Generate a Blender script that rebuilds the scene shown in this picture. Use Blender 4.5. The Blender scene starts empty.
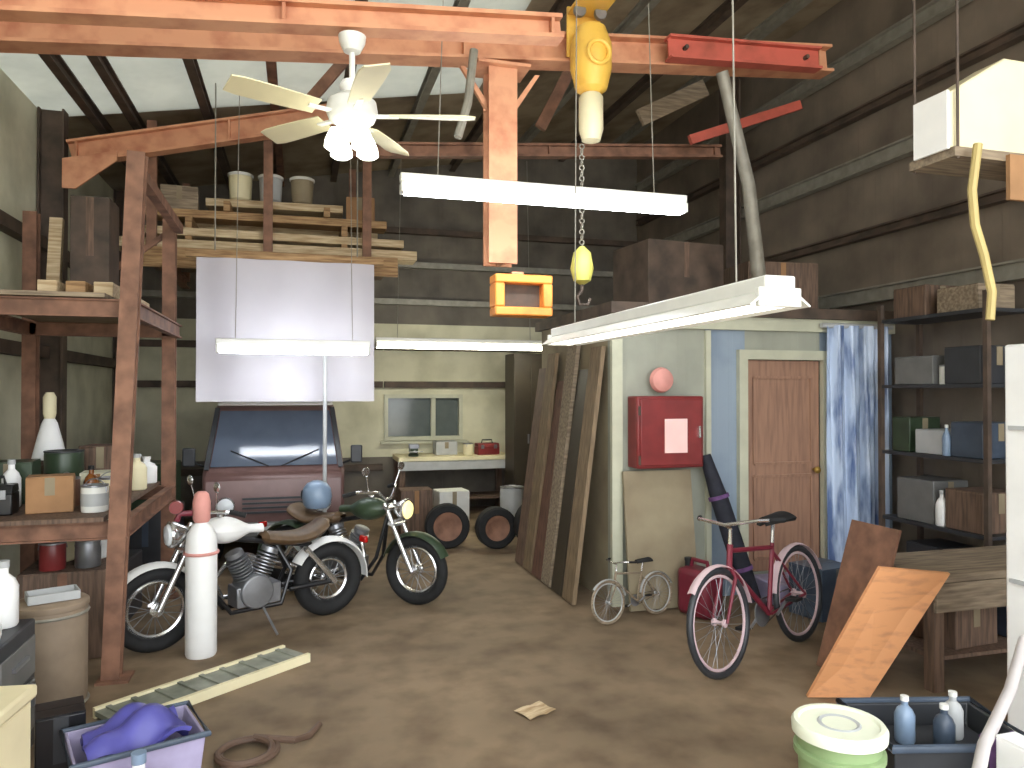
import bpy, math, random
from mathutils import Vector, Matrix
random.seed(11)
C = bpy.context.scene.collection
PI = math.pi
V = Vector

# ------------------------------------------------------------------ camera
F = 740.0; YAW = math.radians(16.0); PITCH = math.atan(8.0 / F); CAMH = 1.9
cd = bpy.data.cameras.new('camera'); cam = bpy.data.objects.new('camera', cd); C.objects.link(cam)
cd.sensor_width = 36; cd.lens = F / 1024 * 36; cd.clip_start = .05
cam.location = (0, 0, CAMH); cam.rotation_euler = (PI / 2 + PITCH, 0, -YAW)
bpy.context.scene.camera = cam

def ray(px, py):
    c = V(((px - 512) / F, (384 - py) / F, -1.0))
    return cam.rotation_euler.to_matrix() @ c

def at(px, py, Y=None, Z=None):
    """point of the place seen at a pixel, on the plane y=Y or z=Z"""
    d = ray(px, py)
    s = Y / d.y if Y is not None else (Z - CAMH) / d.z
    return V((0, 0, CAMH)) + d * s

# ------------------------------------------------------------------ materials
def lin(c):
    return tuple((x / 255 / 12.92) if x / 255 <= .04045 else ((x / 255 + .055) / 1.055) ** 2.4 for x in c)

MATS = {}
def mat(name, rgb, rough=.6, metal=0., var=.18, scale=6., bump=.0, rgb2=None, stretch=(1, 1, 1), thresh=None, trans=0., emit=None, alpha=None):
    if name in MATS: return MATS[name]
    m = bpy.data.materials.new(name); m.use_nodes = True
    nt = m.node_tree; n = nt.nodes; L = nt.links
    b = n['Principled BSDF']
    b.inputs['Roughness'].default_value = rough; b.inputs['Metallic'].default_value = metal
    c1 = lin(rgb)
    c2 = lin(rgb2) if rgb2 else tuple(max(0, x * (1 - 2.2 * var)) for x in c1)
    tc = n.new('ShaderNodeTexCoord'); mp = n.new('ShaderNodeMapping'); mp.inputs['Scale'].default_value = stretch
    L.new(tc.outputs['Object'], mp.inputs['Vector'])
    nz = n.new('ShaderNodeTexNoise'); nz.inputs['Scale'].default_value = scale; nz.inputs['Detail'].default_value = 6
    L.new(mp.outputs['Vector'], nz.inputs['Vector'])
    cr = n.new('ShaderNodeValToRGB')
    a, z = thresh or (.35, .68)
    cr.color_ramp.elements[0].position = a; cr.color_ramp.elements[0].color = (*c1, 1)
    cr.color_ramp.elements[1].position = z; cr.color_ramp.elements[1].color = (*c2, 1)
    L.new(nz.outputs['Fac'], cr.inputs['Fac']); L.new(cr.outputs['Color'], b.inputs['Base Color'])
    if bump:
        bp = n.new('ShaderNodeBump'); bp.inputs['Strength'].default_value = bump; bp.inputs['Distance'].default_value = .02
        L.new(nz.outputs['Fac'], bp.inputs['Height']); L.new(bp.outputs['Normal'], b.inputs['Normal'])
    if trans: b.inputs['Transmission Weight'].default_value = trans
    if emit:
        b.inputs['Emission Color'].default_value = (*lin(emit[0]), 1); b.inputs['Emission Strength'].default_value = emit[1]
    if alpha is not None: b.inputs['Alpha'].default_value = alpha
    MATS[name] = m
    return m

def corrugated(name, rgb, rgb2, axis=0, pitch=.2, rough=.6, metal=.0):
    """sheet metal with pressed ribs"""
    m = mat(name, rgb, rough, metal, rgb2=rgb2, scale=2.2, thresh=(.35, .75))
    nt = m.node_tree; n = nt.nodes; L = nt.links; b = n['Principled BSDF']
    tc = n.new('ShaderNodeTexCoord'); sp = n.new('ShaderNodeSeparateXYZ'); L.new(tc.outputs['Object'], sp.inputs[0])
    mu = n.new('ShaderNodeMath'); mu.operation = 'MULTIPLY'; mu.inputs[1].default_value = 2 * PI / pitch
    L.new(sp.outputs[axis], mu.inputs[0])
    sn = n.new('ShaderNodeMath'); sn.operation = 'SINE'; L.new(mu.outputs[0], sn.inputs[0])
    pw = n.new('ShaderNodeMath'); pw.operation = 'GREATER_THAN'; pw.inputs[1].default_value = .6; L.new(sn.outputs[0], pw.inputs[0])
    bp = n.new('ShaderNodeBump'); bp.inputs['Strength'].default_value = .8; bp.inputs['Distance'].default_value = .03
    L.new(pw.outputs[0], bp.inputs['Height']); L.new(bp.outputs['Normal'], b.inputs['Normal'])
    return m

M_rust = mat('rust_orange_paint', (208, 150, 114), .65, 0, rgb2=(176, 112, 82), scale=5, thresh=(.45, .72), bump=.15)
M_rustred = mat('red_oxide_paint', (192, 92, 76), .6, 0, rgb2=(150, 74, 58), scale=4, thresh=(.45, .75), bump=.1)
M_rustdark = mat('old_rusty_steel', (142, 102, 80), .7, 0, rgb2=(100, 70, 54), scale=7, bump=.2)
M_darksteel = mat('dark_weathered_steel', (92, 76, 64), .7, 0, rgb2=(62, 52, 44), scale=5, bump=.15)
M_palesteel = mat('pale_galvanised_steel', (150, 146, 134), .5, .2, var=.12, scale=9)
M_chrome = mat('chrome', (225, 225, 225), .18, .9, var=.05)
M_steel = mat('bare_steel', (150, 152, 156), .35, .7, var=.12)
M_black = mat('black_rubber', (26, 26, 27), .8, 0, var=.15, scale=20)
M_blackgloss = mat('black_paint', (24, 24, 27), .3, 0, var=.1)
M_white = mat('white_enamel', (228, 228, 222), .4, 0, var=.05)
M_whitebright = mat('clean_white_plastic', (240, 240, 238), .45, 0, var=.03)
M_cream = mat('cream_enamel', (232, 222, 184), .55, 0, var=.06, scale=3)
M_creambox = mat('cream_board', (226, 214, 176), .7, 0, var=.07, scale=3)
M_pink = mat('pink_board', (214, 150, 140), .7, 0, var=.08)
M_wood = mat('tan_lumber', (176, 142, 100), .75, 0, rgb2=(120, 88, 56), scale=4, stretch=(1, 12, 12), bump=.1)
M_palewood = mat('pale_lumber', (206, 186, 152), .75, 0, rgb2=(160, 134, 98), scale=4, stretch=(1, 12, 12), bump=.1)
M_darkwood = mat('dark_brown_boards', (118, 94, 78), .7, 0, rgb2=(80, 64, 52), scale=4, stretch=(12, 12, 1), bump=.1)
M_lockerbrown = mat('dark_locker_paint', (60, 52, 40), .5, 0, var=.12)
M_greywood = mat('weathered_grey_wood', (150, 134, 112), .8, 0, rgb2=(106, 92, 76), scale=4, stretch=(1, 10, 10), bump=.1)
M_orangeply = mat('orange_plywood', (226, 162, 112), .6, 0, rgb2=(190, 134, 96), scale=3, stretch=(2, 7, 7), thresh=(.5, .8))
M_door = mat('brown_door_veneer', (156, 120, 98), .45, 0, rgb2=(122, 92, 78), scale=3, stretch=(10, 10, 1), thresh=(.4, .8))
M_trim = mat('pale_green_white_trim', (190, 190, 168), .5, 0, var=.06)
M_card = mat('brown_cardboard', (160, 120, 82), .8, 0, var=.1)
M_red = mat('red_metal_paint', (130, 46, 46), .35, 0, var=.12)
M_redplastic = mat('red_fuel_can_plastic', (116, 36, 52), .4, 0, var=.08)
M_maroon = mat('dull_maroon_van_paint', (112, 84, 80), .35, .1, var=.1)
M_paper = mat('notice_paper', (250, 206, 200), .8, 0, var=.03)
M_yellow = mat('yellow_hoist_paint', (236, 190, 84), .45, 0, rgb2=(200, 140, 58), scale=5, thresh=(.5, .8))
M_orange = mat('orange_safety_paint', (236, 152, 66), .45, 0, rgb2=(200, 112, 40), scale=5, thresh=(.5, .8))
M_lime = mat('faded_yellow_green', (196, 190, 96), .5, 0, var=.12)
M_blue = mat('blue_violet_plastic', (80, 78, 156), .45, 0, var=.15)
M_lilac = mat('lilac_plastic', (164, 156, 186), .5, 0, var=.12)
M_paleblue = mat('pale_blue_gloss', (128, 148, 172), .3, 0, var=.1)
M_lightgrey = mat('light_grey_paint', (180, 182, 182), .5, 0, var=.07)
M_grey = mat('mid_grey_paint', (112, 112, 110), .5, 0, var=.12)
M_dkgrey = mat('charcoal_plastic', (52, 54, 58), .45, 0, var=.15)
M_slate = mat('slate_blue_plastic', (68, 80, 96), .4, 0, var=.15)
M_purple = mat('purple_cloth', (112, 76, 128), .85, 0, var=.2, scale=14)
M_green = mat('light_green_plastic', (142, 166, 118), .45, 0, var=.07)
M_dkgreen = mat('dark_green_paint', (58, 74, 54), .35, .1, var=.15)
M_greygreen = mat('grey_green_ramp_metal', (150, 152, 138), .55, .1, rgb2=(108, 112, 100), scale=6)
M_drum = mat('tan_grey_fibre_drum', (150, 132, 112), .7, 0, var=.1)
M_lid = mat('off_white_lid_plastic', (232, 236, 214), .45, 0, var=.03)
M_amberglass = mat('amber_glass', (120, 70, 26), .15, 0, var=.05)
M_greenglass = mat('green_bottle_glass', (60, 92, 60), .15, 0, var=.05)
M_glass = mat('dusty_window_glass', (96, 104, 104), .12, 0, var=.08)
M_windscreen = mat('van_glass', (86, 96, 112), .08, 0, var=.06)
M_tail = mat('red_lens', (170, 24, 20), .2, 0, var=.05)
M_yellowlens = mat('yellow_headlamp_lens', (244, 234, 160), .2, 0, var=.02, emit=((250, 238, 150), .6))
M_clearlens = mat('headlamp_glass', (232, 236, 238), .1, 0, var=.02)
M_tube = mat('lit_fluorescent_tube', (255, 255, 255), .4, 0, var=0, emit=((246, 250, 255), 17))
M_tubesoft = mat('lit_tube_before_sheet', (255, 255, 255), .4, 0, var=0, emit=((240, 246, 255), 11))
M_tubewarm = mat('lit_warm_fluorescent_tube', (255, 255, 248), .4, 0, var=0, emit=((255, 250, 226), 14))
M_tubeoff = mat('dim_fluorescent_tube', (244, 244, 236), .4, 0, var=0, emit=((255, 250, 238), 2))
M_globe = mat('lit_fan_globe', (250, 252, 240), .4, 0, var=0, emit=((250, 252, 236), 3.5))
M_cord = mat('yellow_cord_rubber', (190, 170, 110), .6, 0, var=.08)
M_hosegrey = mat('pale_grey_hose', (196, 190, 188), .5, 0, var=.06)
M_hosebrown = mat('brown_rubber_hose', (98, 76, 62), .6, 0, var=.1)
M_leather = mat('brown_leather', (96, 74, 50), .5, 0, var=.15, scale=18)
M_sheet = mat('white_plastic_sheet', (212, 208, 216), .4, 0, var=.03, scale=2, alpha=.65)
M_film = mat('blue_white_plastic_film', (186, 202, 226), .16, 0, rgb2=(92, 112, 152), scale=1.6, stretch=(5, 5, 1), thresh=(.46, .64))
M_canvas = mat('dark_navy_canvas', (34, 36, 48), .8, 0, var=.2, scale=14)
M_tan = mat('tan_panel', (150, 138, 112), .75, 0, rgb2=(124, 110, 88), scale=2)
M_brass = mat('brass', (190, 156, 84), .3, .8, var=.08)

# setting materials
M_floor = mat('dusty_concrete', (140, 120, 95), .75, 0, rgb2=(106, 90, 70), scale=.8, thresh=(.35, .7), bump=.08)
def floor_extra():
    nt = M_floor.node_tree; n = nt.nodes; L = nt.links; b = n['Principled BSDF']
    old = b.inputs['Base Color'].links[0].from_socket
    tc = n.new('ShaderNodeTexCoord'); nz = n.new('ShaderNodeTexNoise'); nz.inputs['Scale'].default_value = 3.5; nz.inputs['Detail'].default_value = 8
    L.new(tc.outputs['Object'], nz.inputs['Vector'])
    cr = n.new('ShaderNodeValToRGB'); cr.color_ramp.elements[0].position = .42; cr.color_ramp.elements[0].color = (1, 1, 1, 1)
    cr.color_ramp.elements[1].position = .7; cr.color_ramp.elements[1].color = (.62, .58, .54, 1)
    L.new(nz.outputs['Fac'], cr.inputs['Fac'])
    mx = n.new('ShaderNodeMixRGB'); mx.blend_type = 'MULTIPLY'; mx.inputs['Fac'].default_value = 1
    L.new(old, mx.inputs['Color1']); L.new(cr.outputs['Color'], mx.inputs['Color2']); L.new(mx.outputs['Color'], b.inputs['Base Color'])
floor_extra()
M_ceil = mat('white_roof_insulation', (196, 196, 182), .8, 0, rgb2=(150, 152, 138), scale=1.6, thresh=(.4, .75), bump=.2)  # white insulation; an invented daylight glow is mixed in below
M_roofdark = mat('brown_roof_sheet', (158, 142, 118), .7, 0, rgb2=(104, 86, 66), scale=2, thresh=(.4, .7))
M_insul = mat('greenish_wall_insulation', (212, 209, 184), .85, 0, rgb2=(178, 176, 150), scale=2.2, thresh=(.4, .75), bump=.3)
M_walldark = corrugated('dark_brown_siding', (126, 114, 100), (92, 82, 72), axis=1, pitch=.24)
M_backdark = corrugated('dark_back_siding', (112, 104, 92), (74, 68, 60), axis=0, pitch=.24)
M_office = corrugated('grey_green_panelling', (158, 160, 146), (134, 136, 124), axis=0, pitch=.3)
M_officeblue = corrugated('blue_grey_panelling', (140, 154, 168), (112, 128, 146), axis=0, pitch=.16, rough=.35)

def add_roof_glow():  # translucency added so daylight glows through and brightens ceiling and left side
    nt = M_ceil.node_tree; n = nt.nodes; L = nt.links; b = n['Principled BSDF']
    tr = n.new('ShaderNodeBsdfTranslucent'); tr.inputs['Color'].default_value = (.9, .92, .88, 1)
    mx = n.new('ShaderNodeMixShader'); mx.inputs['Fac'].default_value = .21
    L.new(b.outputs[0], mx.inputs[1]); L.new(tr.outputs[0], mx.inputs[2]); L.new(mx.outputs[0], n['Material Output'].inputs['Surface'])
add_roof_glow()

# ------------------------------------------------------------------ mesh builder
class MB:
    def __init__(s): s.v = []; s.f = []
    def add(s, vs, fs):
        o = len(s.v); s.v += [tuple(p) for p in vs]; s.f += [tuple(i + o for i in f) for f in fs]; return s
    def box(s, c, d, rot=None):
        c = V(c); R = rot.to_matrix() if hasattr(rot, 'to_matrix') else rot
        vs = []
        for z in (-1, 1):
            for y in (-1, 1):
                for x in (-1, 1):
                    p = V((x * d[0] / 2, y * d[1] / 2, z * d[2] / 2)); vs.append(c + (R @ p if R else p))
        return s.add(vs, [(0, 2, 3, 1), (4, 5, 7, 6), (0, 1, 5, 4), (2, 6, 7, 3), (0, 4, 6, 2), (1, 3, 7, 5)])
    def bar(s, p, q, w, h, up=(0, 0, 1)):
        p, q = V(p), V(q); d = (q - p).normalized(); u = V(up)
        if abs(d.dot(u)) > .98: u = V((0, 1, 0))
        a = d.cross(u).normalized(); u = a.cross(d).normalized()
        vs = []
        for e in (p, q):
            for i, j in ((-1, -1), (1, -1), (1, 1), (-1, 1)): vs.append(e + a * (i * w / 2) + u * (j * h / 2))
        return s.add(vs, [(0, 1, 2, 3)[::-1], (4, 5, 6, 7), (0, 1, 5, 4), (1, 2, 6, 5), (2, 3, 7, 6), (3, 0, 4, 7)])
    def ibeam(s, p, q, w, h, up=(0, 0, 1), tf=.018, tw=.014):
        p, q = V(p), V(q); d = (q - p).normalized(); u = V(up)
        if abs(d.dot(u)) > .98: u = V((0, 1, 0))
        a = d.cross(u).normalized(); u = a.cross(d).normalized()
        s.bar(p + u * (h / 2 - tf / 2), q + u * (h / 2 - tf / 2), w, tf, u)
        s.bar(p - u * (h / 2 - tf / 2), q - u * (h / 2 - tf / 2), w, tf, u)
        s.bar(p, q, tw, h - 2 * tf, u); return s
    def tube(s, pts, r, n=8, closed=False):
        pts = [V(p) for p in pts]; k = len(pts); rs = r if isinstance(r, (list, tuple)) else [r] * k
        vs = []; prev = None
        for i, p in enumerate(pts):
            if closed: d = pts[(i + 1) % k] - pts[i - 1]
            else: d = pts[min(i + 1, k - 1)] - pts[max(i - 1, 0)]
            d.normalize()
            if prev is None:
                t = V((0, 0, 1)) if abs(d.z) < .9 else V((1, 0, 0)); a = d.cross(t).normalized()
            else:
                a = (prev - d * prev.dot(d)).normalized()
            prev = a; b = d.cross(a)
            for j in range(n): vs.append(p + (a * math.cos(2 * PI * j / n) + b * math.sin(2 * PI * j / n)) * rs[i])
        fs = []
        for i in range(k if closed else k - 1):
            i2 = (i + 1) % k
            for j in range(n): fs.append((i * n + j, i * n + (j + 1) % n, i2 * n + (j + 1) % n, i2 * n + j))
        if not closed: fs += [tuple(range(n))[::-1], tuple(range((k - 1) * n, k * n))]
        return s.add(vs, fs)
    def lathe(s, prof, n=24, c=(0, 0, 0), M=None):
        vs = []; fs = []; k = len(prof); c = V(c)
        for r, z in prof:
            for j in range(n):
                p = V((r * math.cos(2 * PI * j / n), r * math.sin(2 * PI * j / n), z))
                vs.append(c + (M @ p if M else p))
        for i in range(k - 1):
            for j in range(n): fs.append((i * n + j, i * n + (j + 1) % n, (i + 1) * n + (j + 1) % n, (i + 1) * n + j))
        if prof[0][0] > 1e-5: fs.append(tuple(range(n))[::-1])
        if prof[-1][0] > 1e-5: fs.append(tuple(range((k - 1) * n, k * n)))
        return s.add(vs, fs)
    def torus(s, c, R, r, axis='y', n=32, m=8, a0=0, a1=2 * PI):
        full = abs(a1 - a0 - 2 * PI) < 1e-6; k = n if full else n + 1; pts = []
        for i in range(k):
            t = a0 + (a1 - a0) * i / n; x, y = R * math.cos(t), R * math.sin(t)
            pts.append(V(c) + (V((x, 0, y)) if axis == 'y' else V((0, x, y)) if axis == 'x' else V((x, y, 0))))
        return s.tube(pts, r, m, closed=full)
    def ell(s, c, r, n=16, m=10):
        if not isinstance(r, (list, tuple)): r = (r, r, r)
        vs = []; fs = []
        for i in range(m + 1):
            t = PI * i / m
            for j in range(n):
                a = 2 * PI * j / n; vs.append(V(c) + V((r[0] * math.sin(t) * math.cos(a), r[1] * math.sin(t) * math.sin(a), -r[2] * math.cos(t))))
        for i in range(m):
            for j in range(n): fs.append((i * n + j, i * n + (j + 1) % n, (i + 1) * n + (j + 1) % n, (i + 1) * n + j))
        return s.add(vs, fs)
    def prism(s, poly, a, b, axis='y'):
        """polygon in the plane across an axis, from a to b along it"""
        def P(u, w, t): return V((u, t, w)) if axis == 'y' else V((t, u, w)) if axis == 'x' else V((u, w, t))
        k = len(poly); vs = [P(u, w, a) for u, w in poly] + [P(u, w, b) for u, w in poly]
        return s.add(vs, [tuple(range(k)), tuple(range(k, 2 * k))[::-1]] + [(i, i + k, (i + 1) % k + k, (i + 1) % k) for i in range(k)])
    def grid(s, fn, nu, nv, th=0.):
        vs = []; fs = []; lay = 2 if th else 1
        for l in range(lay):
            for i in range(nu + 1):
                for j in range(nv + 1):
                    p = V(fn(i / nu, j / nv))
                    if l:
                        e = 1e-3; du = V(fn(min(1, i / nu + e), j / nv)) - V(fn(max(0, i / nu - e), j / nv)); dv = V(fn(i / nu, min(1, j / nv + e))) - V(fn(i / nu, max(0, j / nv - e)))
                        p = p + du.cross(dv).normalized() * th
                    vs.append(p)
        w = nv + 1; N = (nu + 1) * w
        for i in range(nu):
            for j in range(nv):
                q = (i * w + j, (i + 1) * w + j, (i + 1) * w + j + 1, i * w + j + 1)
                if th: fs.append(q[::-1]); fs.append(tuple(x + N for x in q))
                else: fs.append(q)
        if th:
            rim = [i * w for i in range(nu + 1)] + [nu * w + j for j in range(1, nv + 1)] + [i * w + nv for i in range(nu - 1, -1, -1)] + [j for j in range(nv - 1, 0, -1)]
            for a, b in zip(rim, rim[1:] + rim[:1]): fs.append((a, b, b + N, a + N))
        return s.add(vs, fs)
    def build(s, name, m, parent=None, bevel=0., smooth=True, loc=None, rotz=0.):
        me = bpy.data.meshes.new(name); me.from_pydata(s.v, [], s.f); me.validate(); me.update()
        import bmesh
        bm = bmesh.new(); bm.from_mesh(me); bmesh.ops.recalc_face_normals(bm, faces=bm.faces); bm.to_mesh(me); bm.free()
        if smooth:
            for p in me.polygons: p.use_smooth = True
            me.set_sharp_from_angle(angle=math.radians(38))
        me.materials.append(m)
        o = bpy.data.objects.new(name, me); C.objects.link(o)
        if parent: o.parent = parent
        if loc is not None: o.location = loc
        o.rotation_euler.z = rotz
        if bevel:
            b = o.modifiers.new('edge', 'BEVEL'); b.width = bevel; b.segments = 2; b.limit_method = 'ANGLE'; b.angle_limit = math.radians(35); b.harden_normals = False
        return o

def tag(o, label, cat, group=None):
    o['label'] = label; o['category'] = cat
    if group: o['group'] = group
    return o
def thing(name, label, cat, loc=(0, 0, 0), rotz=0., group=None):
    o = bpy.data.objects.new(name, None); C.objects.link(o); o.empty_display_size = .1
    o.location = loc; o.rotation_euler.z = rotz
    return tag(o, label, cat, group)
def struct(o): o['kind'] = 'structure'; return o
def copy_thing(root, label=None, loc=None, rotz=None, swap=None):
    """copy of a thing with its parts and sub-parts; swap = {part name: material}"""
    def cp(o, par):
        c = o.copy(); C.objects.link(c)
        if par is not None: c.parent = par
        st = o.name.split('.')[0]
        if swap and o.type == 'MESH' and st in swap:
            c.data = o.data.copy(); c.data.materials.clear(); c.data.materials.append(swap[st])
        for ch in [x for x in bpy.data.objects if x.parent == o]: cp(ch, c)
        return c
    r = cp(root, None)
    if label: r['label'] = label
    if loc is not None: r.location = loc
    if rotz is not None: r.rotation_euler.z = rotz
    return r
def rotx(a): return Matrix.Rotation(a, 3, 'X')
def roty(a): return Matrix.Rotation(a, 3, 'Y')
def rotZ(a): return Matrix.Rotation(a, 3, 'Z')

# ------------------------------------------------------------------ setting
XL, XR, YB, YF = -2.58, 5.75, 12.0, -1.2
RS = .17
def roof(x): return 4.85 + RS * (x + 2.4)

struct(MB().box((1.5, 5.4, -.1), (12, 14, .2)).build('floor', M_floor, smooth=False))
M_bounce_apron = mat('pale_concrete_apron', (206, 200, 186), .8, 0, var=.06, scale=1)
struct(MB().box((1.5, -16.6, -.12), (60, 30, .2)).build('ground', M_bounce_apron, smooth=False))  # unseen pale apron added outside to bounce sunlight up to the ceiling
def slab(p0, p1, p2, p3, th):
    q = [V(p) for p in (p0, p1, p2, p3)]; u = [p + V((0, 0, th)) for p in q]
    return MB().add(q + u, [(3, 2, 1, 0), (4, 5, 6, 7), (0, 1, 5, 4), (1, 2, 6, 5), (2, 3, 7, 6), (3, 0, 4, 7)])
XM = 2.1; YT = 8.9  # glowing stretch of roof stops short to keep the back dim
struct(slab((XL - .2, YF, roof(XL - .2)), (XM, YF, roof(XM)), (XM, YT, roof(XM)), (XL - .2, YT, roof(XL - .2)), .1).build('ceiling', M_ceil, smooth=False))
struct(slab((XL - .2, YT, roof(XL - .2)), (XM, YT, roof(XM)), (XM, YB + .2, roof(XM)), (XL - .2, YB + .2, roof(XL - .2)), .1).build('ceiling', M_roofdark, smooth=False))
XE = XR + .3
struct(slab((XM, YF, roof(XM)), (XE, YF, roof(XE)), (XE, YB + .2, roof(XE)), (XM, YB + .2, roof(XM)), .1).build('ceiling', M_roofdark, smooth=False))
def wall_x(name, x, th, z0, z1f, m):
    struct(MB().box((x + th / 2, (YF + YB) / 2, (z0 + z1f) / 2), (abs(th), YB - YF, z1f - z0)).build(name, m, smooth=False))
wall_x('wall_left', XL - .15, .15, 0, roof(XL - .15), M_insul)
wall_x('wall_right', XR, .15, 0, roof(XR), M_walldark)
# back wall: greenish insulation below, dark siding above, with the window opening
WX0, WX1, WZ0, WZ1 = at(384, 420, YB).x, at(462, 420, YB).x, 1.12, 1.86
def backpart(x0, x1, z0, z1, m): struct(MB().box(((x0 + x1) / 2, YB + .075, (z0 + z1) / 2), (x1 - x0, .15, z1 - z0)).build('wall_back', m, smooth=False))
ZS = 3.0; ZD = .86
backpart(XL, WX0, ZD, ZS, M_insul); backpart(WX1, XR, ZD, ZS, M_insul); backpart(XL, XR, 0, ZD, M_backdark)
backpart(WX0, WX1, ZD, WZ0, M_insul); backpart(WX0, WX1, WZ1, ZS, M_insul)
struct(MB().prism([(XL, ZS), (XR, ZS), (XR, roof(XR)), (XL, roof(XL))], YB, YB + .15).build('wall_back', M_backdark, smooth=False))
# window
w = MB(); fw = .06; cx = (WX0 + WX1) / 2
for x in (WX0 + fw / 2, WX1 - fw / 2): w.box((x, YB + .03, (WZ0 + WZ1) / 2), (fw, .16, WZ1 - WZ0))
for z in (WZ0 + fw / 2, WZ1 - fw / 2): w.box((cx, YB + .03, z), (WX1 - WX0 - 2 * fw, .16, fw))
mx_ = at(433, 420, YB).x
w.box((mx_, YB + .01, (WZ0 + WZ1) / 2), (.07, .1, WZ1 - WZ0 - 2 * fw))
win = struct(w.build('window_1', M_trim, smooth=False))
MB().box((cx, YB + .06, (WZ0 + WZ1) / 2), (WX1 - WX0 - 2 * fw, .012, WZ1 - WZ0 - 2 * fw)).build('window_pane', M_glass, win, smooth=False)
MB().box((cx, YB - .06, WZ0 - .03), (WX1 - WX0 + .12, .12, .04)).build('window_sill', M_trim, win, smooth=False)
# girts on back and left walls (dark rails), columns
tn = [0]
def trim(mb, m, bevel=0):
    tn[0] += 1; return struct(mb.build('trim_%d' % tn[0], m, smooth=False, bevel=bevel))
for z in (.7, 2.02, 2.62):
    trim(MB().box(((XL + WX0) / 2 + .02, YB - .05, z), (WX0 - XL - .1, .1, .1)), M_darksteel)
    trim(MB().box(((WX1 + XR) / 2, YB - .05, z), (XR - WX1, .1, .1)), M_darksteel)
trim(MB().box((cx, YB - .05, 2.02), (WX1 - WX0, .1, .1)), M_darksteel)
trim(MB().box((cx, YB - .05, 2.62), (WX1 - WX0, .1, .1)), M_darksteel)
for z in (3.35, 3.95, 4.5):
    trim(MB().box(((XL + XR) / 2, YB - .06, z), (XR - XL, .12, .09)), M_palesteel if z < 4.2 else M_darksteel)
for z in (1.1, 2.3, 3.4):
    trim(MB().box((XL + .06, (YF + YB) / 2, z), (.12, YB - YF - .3, .12)), M_darksteel)
for y in (8.6, 5.9, 11.8):
    trim(MB().ibeam((XL + .13, y, 0), (XL + .13, y, roof(XL) - .02), .16, .24, (1, 0, 0)), M_darksteel)
# girts on right wall
for z in (2.9, 4.28, 5.44):
    trim(MB().ibeam((XR - .09, YF + .2, z), (XR - .09, YB - .2, z), .1, .16, (0, 0, 1)), M_palesteel)
for z in (3.55, 4.85):
    trim(MB().ibeam((XR - .07, YF + .2, z), (XR - .07, YB - .2, z), .1, .1, (0, 0, 1)), M_darksteel)
for y in (8.6,):
    trim(MB().ibeam((XR - .28, y, 0), (XR - .28, y, roof(XR) - .15), .16, .22, (1, 0, 0)), M_darksteel)
# roof purlins along the building
for x, m in ((-2.1, M_darksteel), (-1.75, M_darksteel), (-1.0, M_darksteel), (-.28, M_rustdark), (.5, M_darksteel), (1.4, M_palesteel), (2.4, M_darksteel), (3.3, M_palesteel), (4.3, M_darksteel), (5.1, M_palesteel)):
    z = roof(x) - .07
    trim(MB().ibeam((x, YF + .2, z), (x, YB - .05, z), .09, .13, (0, 0, 1)), m)

# office box in the right corner
OX0, OX1, OY0, OY1, OZ = 2.68, 5.72, 6.1, 8.0, 2.6
DX0, DX1 = at(745, 460, OY0).x, at(820, 460, OY0).x
DZ0, DZ1 = .2, at(780, 360, OY0).z
def off(x0, x1, z0, z1, m): struct(MB().box(((x0 + x1) / 2, OY0 + .05, (z0 + z1) / 2), (x1 - x0, .1, z1 - z0)).build('wall_office', m, smooth=False))
xb = at(705, 460, OY0).x
off(OX0, xb, 0, OZ, M_office); off(xb, DX0, 0, OZ, M_officeblue); off(DX1, OX1, 0, OZ, M_officeblue); off(DX0, DX1, DZ1, OZ, M_office); off(DX0, DX1, 0, DZ0, M_office)
struct(MB().box((OX0 + .05, (OY0 + .1 + OY1) / 2, OZ / 2), (.1, OY1 - OY0 - .1, OZ)).build('wall_office', M_tan, smooth=False))
struct(MB().box((OX1 / 2 + OX0 / 2, OY1 + .05, OZ / 2), (OX1 - OX0, .1, OZ)).build('wall_office', M_tan, smooth=False))
struct(MB().box((OX1 / 2 + OX0 / 2, (OY0 + OY1) / 2 + .05, OZ + .05), (OX1 - OX0 + .1, OY1 - OY0 + .3, .1)).build('ceiling_office', M_darksteel, smooth=False))
trim(MB().box((OX0 + .03, OY0 - .02, OZ / 2), (.1, .05, OZ)), M_trim)
trim(MB().box(((OX0 + OX1) / 2, OY0 - .025, OZ - .06), (OX1 - OX0, .05, .12)), M_trim)
trim(MB().box((at(707, 460, OY0).x, OY0 - .015, OZ / 2 - .06), (.05, .04, OZ - .14)), M_trim)
# wooden door with pale frame
d = MB(); fwid = .09
for x in (DX0 - fwid / 2, DX1 + fwid / 2): d.box((x, OY0 - .02, (DZ0 + DZ1) / 2), (fwid, .07, DZ1 - DZ0))
d.box(((DX0 + DX1) / 2, OY0 - .02, DZ1 + fwid / 2), (DX1 - DX0 + 2 * fwid, .07, fwid))
door = struct(d.build('door_1', M_trim, smooth=False))
dl = MB().box(((DX0 + DX1) / 2, OY0 + .03, (DZ0 + DZ1) / 2), (DX1 - DX0 - .01, .045, DZ1 - DZ0 - .01)).build('door_leaf', M_door, door, smooth=False)
for z0, z1 in ((.12, .9), (1.02, 1.84)):
    fr = MB(); wx = .2
    for x in (DX0 + .1, DX1 - .1): fr.box((x, OY0 + .002, DZ0 + (z0 + z1) / 2), (.025, .02, z1 - z0))
    for z in (z0, z1): fr.box(((DX0 + DX1) / 2, OY0 + .002, DZ0 + z), (DX1 - DX0 - .2, .02, .025))
    fr.build('panel_moulding', M_door, dl, smooth=False)
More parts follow.
